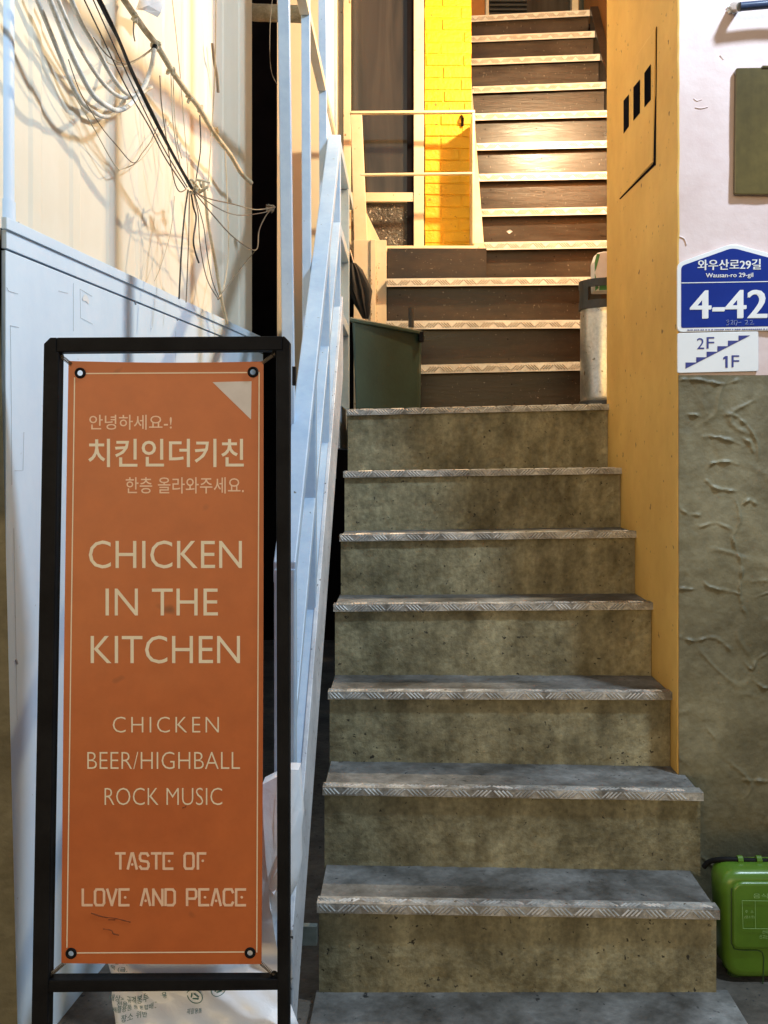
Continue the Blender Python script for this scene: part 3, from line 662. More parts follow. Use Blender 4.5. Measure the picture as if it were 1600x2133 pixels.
# ------------------------------------------------------------------ cables and hoses on the clad wall (crop measurements / 2.667)
def cpath(pts, off, n=6):
    m = len(pts); offs = off if isinstance(off, (list, tuple)) else [off] * m
    return smooth_path([WL(x / 2.667, y / 2.667, o) for (x, y), o in zip(pts, offs)], n)
def cable(name, pts, off, r, m, label, cat, group, seg=8):
    mb = MB(); mb.tube(cpath(pts, off), r, seg); return tag(part(name, mb, M[m], base=WL(pts[len(pts) // 2][0] / 2.667, pts[len(pts) // 2][1] / 2.667, .05), smooth=True), label, cat, group)
HG = 'flexible conduits looping down the clad wall'
cond = cable('conduit', [(262, -40), (330, 130), (385, 270), (450, 410), (520, 530), (600, 592), (660, 612), (730, 575), (800, 480), (840, 380), (858, 275)], .11, .0068, 'hose', 'grey speckled conduit sagging lowest and curling up to a black open end', 'conduit', HG)
cable('conduit', [(382, -40), (450, 120), (520, 240), (580, 350), (640, 450), (700, 515), (760, 530), (840, 485)], .10, .006, 'hose', 'grey conduit nearest the black cables, ending at a small bracket', 'conduit', HG)
cable('conduit', [(310, -30), (420, 220), (520, 390), (600, 490), (680, 542), (745, 530), (790, 490)], .06, .0055, 'hose', 'smooth pale conduit between two speckled grey ones', 'conduit', HG)
cable('conduit', [(190, -40), (310, 250), (390, 450), (450, 560), (520, 622), (580, 648), (640, 630), (690, 560)], .03, .0058, 'hose', 'pale conduit lying closest to the wall, leftmost of the loops', 'conduit', HG)
mb = MB(); p = WL(858 / 2.667, 272 / 2.667, .11); q = WL(862 / 2.667, 255 / 2.667, .11); mb.tube([p, q], .0075, 10)
part('end_cap', mb, M['black'], cond, smooth=True)
cable('lagged_pipe', [(670, -30), (800, 160), (870, 250), (960, 400), (1030, 500), (1100, 590), (1190, 740), (1280, 860), (1340, 960), (1395, 1015)], .10, .0085, 'lagging', 'beige wrapped pipe running diagonally down the clad wall to the dark gap', 'pipe', None, 10)
lag = [o for o in COL.objects if o.name == 'lagged_pipe'][0]
for (x, y) in ((745, 95), (868, 255), (955, 400), (1055, 545), (1115, 610), (1190, 735)):
    rl = random.Random(x); c = WL(x / 2.667, y / 2.667, .10)
    part('pipe_tie', MB().tube(smooth_path([c + Vector((rl.uniform(-.012, .012), rl.uniform(-.012, .012), rl.uniform(-.016, .016))) for _ in range(7)], 4), .0045, 6), M['lagging'], lag, smooth=True)
BG = 'black cables running down to the knot'
cable('black_cable', [(530, -30), (600, 110), (665, 235), (740, 420), (850, 650), (950, 840), (1062, 1045)], .155, .0038, 'cable_black', 'thickest black cable, straight down to the cable knot', 'cable', BG)
cable('black_cable', [(545, -30), (615, 110), (672, 240), (748, 420), (860, 650), (960, 850), (1070, 1045)], .16, .0030, 'cable_black', 'black cable twisted tight along the right of the thickest one', 'cable', BG)
cable('black_cable', [(505, -30), (600, 180), (720, 440), (840, 690), (930, 860), (1040, 1040)], .15, .0017, 'cable_black', 'thin black cable just left of the thick pair', 'cable', BG)
cable('black_cable', [(455, -30), (560, 190), (700, 480), (830, 705), (920, 880), (1030, 1045)], .145, .0019, 'cable_black', 'leftmost thin black cable meeting the knot', 'cable', BG)
WG = 'loose wires around the knot on the clad wall'
for pts, off, r, m, lab in [
    ([(1065, 1050), (1150, 1100), (1300, 1135), (1420, 1165), (1530, 1150)], [.155, .15, .15, .2, .25], .0022, 'cable_brown', 'brown wire sagging rightwards from the knot to the tie at the gap'),
    ([(1070, 1055), (1200, 1150), (1320, 1195), (1470, 1180), (1525, 1155)], [.155, .15, .15, .2, .25], .0018, 'cable_brown', 'lower of two brown wires reaching from the knot to the tie at the gap'),
    ([(1070, 1055), (1180, 1190), (1300, 1320), (1420, 1390), (1440, 1280), (1480, 1195), (1525, 1150)], [.155, .16, .17, .2, .2, .22, .25], .0020, 'cable_brown', 'wire dropping from the knot and hooking back up to the tie at the gap'),
    ([(1045, 1055), (1025, 1200), (1008, 1400), (995, 1660)], .13, .0028, 'cable_black', 'black wire hanging straight from the knot, leftmost of the hanging wires'),
    ([(1052, 1060), (1050, 1250), (1044, 1450), (1034, 1680)], .12, .0020, 'cable_brown', 'straight brown wire hanging beside the leftmost black one'),
    ([(1060, 1060), (1075, 1150), (1090, 1210), (1075, 1330), (1085, 1400), (1105, 1460)], .13, .0030, 'cable_black', 'kinked short black wire below the knot'),
    ([(1070, 1055), (1100, 1180), (1112, 1360), (1150, 1550), (1215, 1665)], .12, .0018, 'cable_brown', 'long brown wire curving right to the joint above the hoarding'),
    ([(1075, 1055), (1130, 1250), (1150, 1400), (1180, 1560), (1220, 1660)], .11, .0016, 'cable_black', 'thin black wire curving right to the joint above the hoarding'),
    ([(955, -20), (990, 300), (1020, 650), (1050, 1040)], .08, .0014, 'cable_cream', 'thin cream wire falling from the top edge to the knot'),
    ([(1200, -20), (1195, 350), (1180, 680), (1165, 900), (1155, 1060)], .10, .0022, 'cable_cream', 'cream wire falling from the top edge, right of the diagonal pipe'),
    ([(1250, 820), (1265, 1150), (1270, 1400), (1245, 1590), (1210, 1665)], .10, .0022, 'cable_cream', 'cream wire hanging from the diagonal pipe to the joint above the hoarding'),
    ([(888, 420), (900, 600), (938, 850), (970, 1010), (1000, 1065), (1035, 1050)], .09, .0018, 'cable_brown', 'brown wire looping under the left of the knot'),
    ([(950, 410), (958, 640), (978, 800), (1002, 920)], .08, .0017, 'cable_cream', 'short cream wire hanging from the middle of the diagonal pipe'),
    ([(962, 420), (970, 640), (985, 780), (1010, 880)], .075, .0016, 'cable_cream', 'second short cream wire hanging beside the first from the diagonal pipe'),
    ([(1110, 640), (1115, 820), (1095, 960), (1085, 1040)], .11, .0022, 'cable_black', 'short black wire from the diagonal pipe into the knot'),
    ([(380, 330), (450, 520), (560, 700), (650, 810), (740, 905), (790, 850), (835, 790), (880, 690)], .05, .0013, 'cable_brown', 'thin dark wire drooping in a pointed loop under the conduits'),
    ([(420, 540), (520, 710), (640, 920), (690, 936), (790, 880), (870, 770), (950, 680)], .04, .0014, 'cable_cream', 'thin cream wire drooping in the lowest loop under the conduits'),
    ([(520, 210), (600, 310), (680, 350), (760, 330), (855, 262)], .10, .0017, 'cable_brown', 'brown wire looping between the conduits and the diagonal pipe'),
    ([(560, 320), (630, 362), (720, 360), (850, 275)], .09, .0015, 'cable_cream', 'cream wire in a shallow loop just under the brown one'),
    ([(970, 1090), (950, 1280), (900, 1460), (860, 1560)], .05, .0012, 'cable_cream', 'thin cream wire slanting left towards the hoarding'),
    ([(745, 100), (742, 180), (750, 230)], .09, .0022, 'cable_brown', 'short brown wire end dangling from the diagonal pipe'),
    ([(1420, 1390), (1330, 1500), (1225, 1640)], [.2, .14, .10], .0012, 'cable_brown', 'faint wire crossing from the hook to the joint above the hoarding'),
    ([(1515, -20), (1500, 160), (1505, 380), (1540, 470)], .3, .0012, 'cable_brown', 'thin wire trailing in the dark gap beside the posts')]:
    cable('wire', pts, off, r, m, lab, 'wire', WG, 6)
cable('cable_pipe', [(1130, 1010), (1145, 1130), (1160, 1260), (1200, 1480), (1230, 1660), (1262, 1800)], .09, .0052, 'lagging', 'thin beige pipe falling from the knot to the hoarding top', 'pipe', None)
cable('pipe_stub', [(1180, 240), (1190, 340), (1205, 420), (1212, 515)], .03, .0055, 'cable_brown', 'short rusty pipe stub fixed upright on the shaded end of the clad wall', 'pipe', None)
mb = MB(); rnd = random.Random(21)
for k in range(5):
    c = WL(1080 / 2.667 + rnd.uniform(-6, 22), 1030 / 2.667 + rnd.uniform(-6, 8), .15)
    mb.tube(smooth_path([c + Vector((rnd.uniform(-.02, .02), rnd.uniform(-.02, .02), rnd.uniform(-.02, .02))) for _ in range(6)], 4), .004, 6)
tag(part('cable_knot', mb, M['lagging'], base=WL(400, 388, .15), smooth=True), 'taped knot where the black cables and wires meet', 'cable knot')
mb = MB()
for k in range(5):
    c = W(566, 434, 3.9)
    mb.tube(smooth_path([c + Vector((rnd.uniform(-.02, .012), rnd.uniform(-.02, .02), rnd.uniform(-.015, .015))) for _ in range(6)], 4), .003, 6)
tag(part('wire_tie', mb, M['cable_brown'], base=W(566, 434, 3.9), smooth=True), 'tangled wire tie beside the tall posts at the gap', 'wire tie')
mb = MB(); mb.prism([WL(290, 0, .07), WL(343, 0, .10), WL(335, 26, .10), WL(328, 36, .09), WL(300, 22, .07), WL(283, 20, .07)], WN * .001)
tag(part('paper_scrap', mb, M['carton'], base=WL(310, 10, .08)), 'torn pale paper scrap tucked behind the diagonal pipe at the top', 'paper')
mb = MB(); mb.box(W(604, 0, 2.5).x, W(611, 0, 2.5).x, 2.55, 2.57, W(0, 803, 2.56).z, W(0, 764, 2.56).z)
tag(part('hinge_block', mb, M['black'], base=W(608, 780, 2.56)), 'small black hinge block at the foot of the nearest tall post', 'hinge')

# ------------------------------------------------------------------ orange banner stand
sp0 = W(345, 705, 2.10); sp1 = W(345, 2060, 2.03)
SD = (sp0 - sp1).normalized(); SN = SD.cross(Vector((1, 0, 0))).normalized()
if SN.y > 0: SN = -SN
SG = lambda px, py, off=0.0: plane_hit(px, py, sp0 + SN * off, SN)
bs = thing('banner_stand', 'orange cloth banner on springs in a black metal stand at the foot of the steps', 'banner stand', (-.48, 2.0, -.03))
fr = MB()
tube_d = -SN * .032
def fbar(pts): fr.prism([SG(*p) for p in pts], tube_d)
fbar([(91, 716), (104, 703), (118, 703), (118, 733), (123, 733), (97, 2300), (62, 2300)])
fbar([(118, 703), (588, 700), (588, 729), (118, 733)])
fbar([(588, 700), (592, 700), (603, 711), (602, 2300), (578, 2300), (575, 729), (588, 729)])
fbar([(101, 2042), (579, 2040), (579, 2063), (100, 2068)])
part('frame', fr, M['black'], bs, bevel=.002)
for px in (80, 590):
    ft = MB()
    p = SG(px, 2300); ft.bar((p.x, p.y - .25, -.014), (p.x, p.y + .28, -.014), .03, .03); ft.box(p.x - .015, p.x + .015, p.y - .01, p.y + .025, -.01, max(p.z + .02, .05))
    part('foot', ft, M['black'], bs, bevel=.002)
# cloth with four eyelet holes
gro = [(167, 777), (527, 775), (148, 1986), (521, 1985)]
outer = []
tl, tr_, brr, bll = (143, 752), (549, 753), (545, 2008), (128, 2006)
for (a, b, sag) in ((tl, tr_, 3), (tr_, brr, -1.5), (brr, bll, -1), (bll, tl, -2)):
    for k in range(14):
        t = k / 14; s = math.sin(math.pi * t) * sag
        dx, dy = b[0] - a[0], b[1] - a[1]; l = math.hypot(dx, dy)
        outer.append((a[0] + dx * t - dy / l * s, a[1] + dy * t + dx / l * s))
loops = [outer] + [[(gx + 6.2 * math.cos(k * math.pi / 8), gy + 6.2 * math.sin(k * math.pi / 8)) for k in range(16)] for gx, gy in gro]
bm = bmesh.new(); ed = []
for lp_ in loops:
    vs = [bm.verts.new(SG(*p, off=-.012)) for p in lp_]
    for i in range(len(vs)): ed.append(bm.edges.new((vs[i], vs[(i + 1) % len(vs)])))
bmesh.ops.triangle_fill(bm, use_beauty=True, use_dissolve=False, edges=ed)
bm.verts.index_update(); cl = MB(); cl.v = [v.co.copy() for v in bm.verts]; cl.f = [tuple(v.index for v in f.verts) for f in bm.faces]; bm.free()
ban = part('banner', cl, M['banner'], bs)
md = ban.modifiers.new('cloth', 'SOLIDIFY'); md.thickness = .0012; md.offset = 0
LET = lambda px, py: SG(px, py, -.0111)
ln = MB()
def line(a, b, w=2.4):
    dx, dy = b[0] - a[0], b[1] - a[1]; l = math.hypot(dx, dy); nx, ny = -dy / l * w / 2, dx / l * w / 2
    ln.add([LET(a[0] + nx, a[1] + ny), LET(b[0] + nx, b[1] + ny), LET(b[0] - nx, b[1] - ny), LET(a[0] - nx, a[1] - ny)], [(0, 1, 2, 3)])
line((179, 778), (515, 776)); line((540, 777), (535, 1984)); line((160, 1985), (509, 1983)); line((155.5, 786), (139.5, 1974)); line((537, 776), (541, 776)); 
part('border_line', ln, M['cream_ink'], ban)
tri = MB(); tri.add([LET(443, 796), LET(524, 794), LET(523, 874)], [(0, 1, 2)]); part('corner_triangle', tri, M['grey_ink'], ban)
def lettering(body, x0, y0, x1, y1, ink, **kw):
    mb = MB(); put_text(mb, body, x0, y0, x1, y1, LET, **kw); part('lettering', mb, M[ink], ban)
lettering('안녕하세요-!', 186, 864, 358, 895, 'peach_ink', offset=.004)
lettering('치킨인더키친', 184, 914, 508, 973, 'cream_ink', offset=.012)
lettering('한층 올라와주세요.', 262, 994, 508, 1028, 'peach_ink', offset=.004)
lettering('CHICKEN', 185, 1126, 504, 1184, 'cream_ink', offset=-.004)
lettering('IN THE', 220, 1226, 454, 1282, 'cream_ink', offset=-.004)
lettering('KITCHEN', 189, 1324, 500, 1382, 'cream_ink', offset=-.004)
lettering('CHICKEN', 235, 1493, 456, 1526, 'cream_ink', spacing=1.22, offset=-.014)
lettering('BEER/HIGHBALL', 182, 1566, 500, 1602, 'cream_ink', offset=-.014)
lettering('ROCK MUSIC', 218, 1641, 463, 1677, 'cream_ink', offset=-.014)
for body, b in (('TASTE OF', (239, 1775, 432, 1812)), ('LOVE AND PEACE', (170, 1850, 515, 1888))):
    mb = MB(); stencil(mb, body, *b, LET, 5.2); part('lettering', mb, M['grey_ink'] if False else M['peach_ink'], ban)
sm = MB()
for pts in ([(190, 1902), (215, 1910), (240, 1913), (272, 1921)], [(215, 1935), (232, 1938), (236, 1945), (248, 1948)], [(226, 1916), (240, 1916)], [(380, 1683), (388, 1680)]):
    q = smooth_path([SG(x, y, -.0108) for x, y in pts], 4); sm.tube(q, [random.uniform(.0006, .0016) for _ in q], 4)
part('dirt_mark', sm, M['dirt'], ban)
for gx, gy in gro:
    mb = MB(); c = SG(gx, gy, -.0105); ring = []
    for k in range(25):
        a = k * math.pi / 12; ring.append(SG(gx + 8.6 * math.cos(a), gy + 8.6 * math.sin(a), -.0105))
    mb.tube(ring, .0030, 8, False); part('eyelet', mb, M['black'], ban, smooth=True)
for (a, b) in (((122, 738), (150, 760)), ((573, 737), (545, 757)), ((104, 2032), (134, 2006)), ((571, 2030), (543, 2006))):
    mb = MB(); A, B = SG(*a, off=-.012), SG(*b, off=-.012); d = B - A; x = d.normalized().cross(SN); pts = []
    for k in range(90):
        t = k / 89; an = k * 2 * math.pi / 8
        pts.append(A + d * t + (x * math.cos(an) + SN * math.sin(an)) * .0035 * (1 if .2 < t else .5))
    mb.tube(pts, .0009, 5); part('spring', mb, M['cable_brown'], bs, smooth=True)
    mb = MB(); ring = [SG(a[0] + 6 * math.cos(k * math.pi / 8), a[1] + 6 * math.sin(k * math.pi / 8), -.012) for k in range(17)]; mb.tube(ring, .0022, 6, False); part('spring_eye', mb, M['black'], bs, smooth=True)

# ------------------------------------------------------------------ white rubbish bag behind the banner
def bag_mesh():
    me_pts = []
    cx, cy = -.46, 2.20
    prof = [(.02, -.03), (.10, -.025), (.165, .03), (.185, .12), (.18, .22), (.165, .32), (.13, .42), (.09, .50), (.055, .56)]
    seg = 44; mb = MB(); rnd = random.Random(4)
    ph = [rnd.uniform(0, 6.28) for _ in range(6)]
    for i, (r, z) in enumerate(prof):
        for k in range(seg):
            a = 2 * math.pi * k / seg
            rr = .82 * r * (1 + .06 * math.sin(3 * a + ph[0] + z * 6) + .05 * math.sin(7 * a + ph[1] - z * 14) + .03 * math.sin(13 * a + ph[2] + z * 25) + .025 * math.sin(21 * a + z * 40 + ph[3]))
            mb.v.append(Vector((cx + rr * math.cos(a), cy + .72 * rr * math.sin(a), z)))
    for i in range(len(prof) - 1):
        for k in range(seg):
            a = i * seg + k; b = i * seg + (k + 1) % seg; mb.f.append((a, b, b + seg, a + seg))
    mb.f.append(tuple(range(seg))[::-1]); mb.f.append(tuple((len(prof) - 1) * seg + k for k in range(seg)))
    return mb
bg = thing('rubbish_bag', 'white printed plastic rubbish bag slumped behind the banner stand', 'rubbish bag', (-.39, 2.2, -.03))
bd = part('bag_body', bag_mesh(), M['bag'], bg, smooth=True)
md = bd.modifiers.new('soft', 'SUBSURF'); md.levels = 1; md.render_levels = 2
# tall upright flap of folded plastic at the right
YBG = 2.165
fl_l = [(500, 1720), (546, 1650), (546, 1634), (578, 1618), (602, 1603), (622, 1604), (624, 1640), (627, 1680), (629, 1705), (624, 1740), (625, 1800), (619, 1842), (603, 1872), (584, 1905), (570, 1925), (576, 1960), (582, 2000), (590, 2060), (606, 2133), (520, 2133), (470, 2000), (480, 1850)]
mb = MB(); rnd = random.Random(9); n = len(fl_l)
front = [W(x, y, YBG) for x, y in fl_l]; cxy = W(560, 1850, YBG - .02)
bk_ = [p + Vector((0, .05, 0)) for p in front]
ring2 = [p.lerp(cxy, .35) + Vector((0, -.012 + rnd.uniform(-.005, .005), 0)) for p in front]
ring3 = [p.lerp(cxy, .7) + Vector((0, -.012 + rnd.uniform(-.007, .007), 0)) for p in front]
mb.add(front + bk_ + ring2 + ring3 + [cxy], [tuple(range(2 * n - 1, n - 1, -1))] + [(i, (i + 1) % n, (i + 1) % n + n, i + n) for i in range(n)]
       + [(i, (i + 1) % n, (i + 1) % n + 2 * n, i + 2 * n) for i in range(n)] + [(i + 2 * n, (i + 1) % n + 2 * n, (i + 1) % n + 3 * n, i + 3 * n) for i in range(n)] + [(i + 3 * n, (i + 1) % n + 3 * n, 4 * n) for i in range(n)])
part('bag_neck', mb, M['bag'], bg, smooth=True)
# front of the bag with its print
BGX = lambda px, py: W(px, py, 2.15 if py < 2100 else 2.055)
mb = MB(); c4 = [BGX(206, 1990), BGX(560, 1985), BGX(618, 2150), BGX(238, 2150)]
b0 = len(mb.v); rnd = random.Random(12); NU, NV = 26, 12
def bag_surf(u, v):
    p = (c4[0] * (1 - u) + c4[1] * u) * (1 - v) + (c4[3] * (1 - u) + c4[2] * u) * v
    return p + Vector((0, .05 * (2 * u - 1) ** 2 * (1 - .6 * v) + .006 * math.sin(u * 15 + v * 5) + .005 * math.sin(u * 31 - v * 11) + .004 * math.sin(v * 17 + u * 8), 0))
for j in range(NV + 1):
    for i in range(NU + 1): mb.v.append(bag_surf(i / NU, j / NV))
for j in range(NV):
    for i in range(NU):
        a = b0 + j * (NU + 1) + i; mb.f.append((a, a + 1, a + NU + 2, a + NU + 1))
ff = part('bag_front', mb, M['bag'], bg, smooth=True); md = ff.modifiers.new('film', 'SOLIDIFY'); md.thickness = .003; md.offset = 0
def bag_at(px, py):
    v = (py - 1990) / 160; xl_ = 206 + 32 * v; xr_ = 560 + 58 * v; u = (px - xl_) / (xr_ - xl_); return bag_surf(u, v) + Vector((0, -.0035, 0))
mb = MB()
put_text(mb, '생활쓰레기를', 220, 2012, 282, 2025, bag_at); put_text(mb, '목 (금, 토', 220, 2028, 278, 2038, bag_at, slope=.02)
put_text(mb, '원칙이며,', 396, 2014, 440, 2028, bag_at); put_text(mb, '니다.', 398, 2030, 420, 2039, bag_at)
put_text(mb, '규격봉투 미사용', 262, 2080, 348, 2098, bag_at, slope=-.16); put_text(mb, '대상>', 222, 2086, 254, 2096, bag_at); put_text(mb, '전용', 240, 2096, 262, 2106, bag_at)
put_text(mb, '재활용품 등 혼합배출', 230, 2108, 328, 2120, bag_at, slope=-.14); put_text(mb, '장소 위반', 250, 2122, 304, 2134, bag_at, slope=-.14); put_text(mb, '재활용품', 392, 2100, 422, 2108, bag_at)
part('print', mb, M['bag_ink'], ff)
for (cx, cy, r) in ((407, 2075, 17), (455, 2066, 14)):
    mb = MB()
    ring = [bag_at(cx + r * math.cos(k * math.pi / 10), cy + r * math.sin(k * math.pi / 10)) for k in range(21)]; mb.tube(ring, .0009, 5, False)
    for k in range(3):
        a = k * 2.09 + .5; mb.tube([bag_at(cx + r * .55 * math.cos(a), cy + r * .55 * math.sin(a)), bag_at(cx + r * .55 * math.cos(a + 1.6), cy + r * .55 * math.sin(a + 1.6))], .0014, 5)
    part('recycling_mark', mb, M['bag_ink'], ff)

# ------------------------------------------------------------------ plates and fittings on the pink wall
YS = YF - .006
def round_poly(pts, r, seg=4):
    out = []; n = len(pts)
    for i in range(n):
        p0, p, p1 = Vector(pts[i - 1]), Vector(pts[i]), Vector(pts[(i + 1) % n]); a = (p0 - p).normalized(); b = (p1 - p).normalized()
        rr = r[i] if isinstance(r, (list, tuple)) else r
        for k in range(seg + 1):
            t = k / seg; q0 = p + a * rr; q1 = p + b * rr; out.append((q0 * (1 - t) ** 2 + p * 2 * t * (1 - t) + q1 * t * t))
    return [(q.x, q.y) for q in out]
ap = thing('address_plate', 'blue house number plate with a white gabled border, number 4-42', 'address plate', W(1520, 620, YF))
P5 = [(1411, 548), (1526, 507), (1641, 538), (1641, 688), (1411, 692)]
mb = MB(); mb.prism([W(x, y, YF - .010) for x, y in round_poly(P5, [12, 16, 12, 12, 12])], (0, .008, 0)); pb_ = part('plate', mb, M['white_plate'], ap, bevel=.001)
P5b = [(1419, 554), (1526, 516), (1633, 545), (1633, 679), (1419, 683)]
mb = MB(); mb.add([W(x, y, YF - .0108) for x, y in round_poly(P5b, [8, 12, 8, 4, 4])], [tuple(range(25))]); part('blue_field', mb, M['blue_plate'], pb_)
PT = lambda px, py: W(px, py, YF - .0116)
mb = MB(); put_text(mb, '와우산로29길', 1453, 541, 1585, 563, PT, bold=.6, slope=-.012); put_text(mb, 'Wausan-ro 29-gil', 1470, 569, 1569, 581, PT, slope=-.012, bold=.25)
put_text(mb, '4-42', 1437, 605, 1599, 664, PT, bold=2.2, slope=-.01)
mb.add([PT(1419, 588.5), PT(1633, 585), PT(1633, 586.6), PT(1419, 590.2)], [(0, 1, 2, 3)]); part('lettering', mb, M['white_plate'], pb_)
mb = MB(); hand = [[(1513, 668), (1517, 666), (1519, 669), (1515, 671), (1519, 674), (1517, 677), (1513, 677)], [(1522, 668), (1526, 667), (1526, 671), (1522, 676), (1527, 675)], [(1530, 676), (1529, 668), (1535, 667), (1536, 671), (1533, 678)], [(1538, 672), (1544, 671)], [(1552, 668), (1557, 667), (1557, 671), (1552, 676), (1559, 675)], [(1562, 668), (1567, 667), (1567, 671), (1562, 676), (1571, 675)]]
for s in hand: mb.tube([PT(*p) for p in s], .0008, 4)
part('handwriting', mb, M['marker'], pb_)
mb = MB(); rnd = random.Random(2); x = 1432
while x < 1630:
    w_ = rnd.uniform(2, 4); y = 687.5 - .012 * (x - 1430); mb.add([PT(x, y - 1.1), PT(x + w_, y - 1.1), PT(x + w_, y + 1.1), PT(x, y + 1.1)], [(0, 1, 2, 3)]); x += w_ + rnd.choice([.8, .8, 2.5])
part('fine_print', mb, M['navy_ink'], pb_)
fs = thing('floor_sign', 'small white sign with a blue stair diagram between 2F and 1F', 'sign', W(1495, 735, YF))
mb = MB(); mb.prism([W(x, y, YF - .009) for x, y in round_poly([(1411.5, 694), (1580, 690), (1580, 773), (1411.5, 777)], 4)], (0, .0075, 0)); fp = part('plate', mb, M['white_plate'], fs, bevel=.001)
FT = lambda px, py: W(px, py, YF - .0100)
mb = MB(); stp = [(1428, 768), (1428, 755), (1450.5, 755), (1450.5, 744), (1472, 744), (1472, 732.5), (1494.5, 732.5), (1494.5, 721), (1516.5, 721), (1516.5, 709.5), (1538.5, 709.5), (1538.5, 699), (1563, 698.6)]
bmt = bmesh.new(); vs = [bmt.verts.new(FT(*p)) for p in stp]; ed = [bmt.edges.new((vs[i], vs[(i + 1) % len(vs)])) for i in range(len(vs))]; bmesh.ops.triangle_fill(bmt, edges=ed, use_beauty=True)
bmt.verts.index_update(); mb.add([v.co.copy() for v in bmt.verts], [tuple(v.index for v in f.verts) for f in bmt.faces]); bmt.free()
put_text(mb, '2', 1452, 704, 1467, 727, FT); put_text(mb, 'F', 1472, 702, 1488, 726, FT); mb.add([FT(*p) for p in ((1511, 741.5), (1516, 741.5), (1516, 766), (1511, 766), (1511, 747), (1506.5, 749), (1506.5, 745))], [(0, 1, 4), (1, 2, 3, 4), (0, 4, 5, 6)]); put_text(mb, 'F', 1524, 740, 1540, 765, FT)
part('stair_diagram', mb, M['navy_ink'], fp)
wb = thing('meter_box', 'olive enamelled metal box cover on the pink wall, rounded corners', 'meter box', W(1600, 270, YF))
mb = MB(); mb.prism([W(x, y, YF - .018) for x, y in round_poly([(1533, 141), (1690, 138), (1690, 406), (1530, 405)], 6)], (0, .016, 0)); part('cover', mb, M['olive_box'], wb, bevel=.003)
mb = MB(); mb.box(W(1583, 0, YF).x, W(1610, 0, YF).x, YF - .022, YF - .002, W(0, 141, YF - .02).z, W(0, 137, YF - .02).z); part('hinge', mb, M['olive_box'], wb)
wr = thing('wall_rail', 'dark blue pipe rail plugged into the pink wall at the top right', 'rail', W(1560, 15, YF))
mb = MB(); mb.tube([W(1541, 14, YF - .06), W(1600, 9, YF - .06), W(1760, 3, YF - .06)], .0125, 14); part('pipe', mb, mat('blue_pipe', (.02, .03, .07), (.04, .06, .12), scale=8, rough=.22), wr, smooth=True)
mb = MB(); mb.tube([W(1529, 16, YF + .004), W(1535, 15, YF - .035), W(1543, 14, YF - .062)], [.016, .013, .0128], 14); part('socket', mb, M['steel'], wr, smooth=True)
mb = MB(); rnd = random.Random(6)
for k in range(9):
    p = W(1524 + rnd.uniform(-7, 7), 20 + rnd.uniform(-9, 9), YF - .003); mb.tube([p, p + Vector((rnd.uniform(-.006, .006), -.004, rnd.uniform(-.006, .006)))], [.006, .003], 6)
part('plaster_patch', mb, M['white_plate'], wr, smooth=True)

# ------------------------------------------------------------------ lime green food waste bin at the right edge
fb = thing('food_waste_bin', 'glossy lime green food waste bin with a carry handle at the right edge', 'bin', (.9, 2.62, -.03))
def rbox(x0, x1, z0, z1, y0, y1, r, taper=0):
    mb = MB(); pr = round_poly([(x0 + taper, z0), (x1 - taper, z0), (x1, z1), (x0, z1)], r, 6); mb.prism([Vector((x, y0, z)) for x, z in pr], (0, y1 - y0, 0)); return mb
YN = 2.58
xa, xb = W(1503, 0, YN).x, W(1740, 0, YN).x; zb_, zt_ = -.026, W(0, 1816, YN).z
part('body', rbox(xa, xb, zb_ + .005, zt_, YN, YN + .115, [.05, .05, .05, .05], .012), M['lime_bin'], fb, bevel=.024, smooth=True, seg=4)
part('lid', rbox(W(1524, 0, YN).x, xb - .012, W(0, 1975, YN).z, W(0, 1836, YN).z, YN - .008, YN + .03, [.02, .02, .03, .03]), M['lime_bin'], fb, bevel=.008, smooth=True, seg=4)
mb = MB(); GB = lambda px, py: W(px, py, YN - .0115)
gp = lambda pts, r: mb.tube([W(x, y, YN - .001) for x, y in pts], r, 6)
gp([(1524, 1850), (1524, 1965), (1530, 1977), (1545, 1979), (1578, 1979), (1588, 1984), (1591, 1995), (1589, 2052)], .0016); part('groove', mb, M['dark_green'], fb)
mb = MB(); mb.tube(smooth_path([W(1466, 1806, YN + .11), W(1478, 1795, YN + .1), W(1500, 1790.5, YN + .08), W(1534, 1791, YN + .07), W(1600, 1794, YN + .07), W(1760, 1796, YN + .07)]), .007, 10); part('carry_handle', mb, M['black'], fb, smooth=True)
for px in (1541, 1580):
    mb = MB()
    c = W(px, 1792, YN + .07); mb.tube([c + Vector((-.007, 0, 0)), c + Vector((.007, 0, 0))], .0125, 12); mb.box(c.x - .006, c.x + .006, c.y - .008, c.y + .01, c.z - .03, c.z)
    part('handle_lug', mb, M['lime_bin'], fb, bevel=.001)
mb = MB(); put_text(mb, '음식물류 폐기물', 1569, 1861, 1690, 1871, GB); put_text(mb, '주  소', 1552, 1896, 1570, 1902, GB); put_text(mb, '(업소명)', 1551, 1907, 1572, 1914, GB)
for a, b in (((1546, 1876), (1700, 1878)), ((1546, 1876), (1548, 1934)), ((1548, 1934), (1700, 1936)), ((1573, 1876), (1574, 1934))): mb.tube([GB(*a), GB(*b)], .0006, 4)
put_text(mb, '전화', 1588, 1938, 1600, 1945, GB); put_text(mb, '신고는', 1582, 1947, 1600, 1955, GB)
part('lettering', mb, M['lime_ink'], fb)
for (x, y, r) in ((xa + .05, YN + .05, .02), (xb - .05, YN + .05, .02), (xa + .05, YN + .09, .02), (xb - .05, YN + .09, .02)): part('foot', MB().tube([(x, y, -.03), (x, y, zb_ + .02)], r, 10), M['dark_green'], fb)

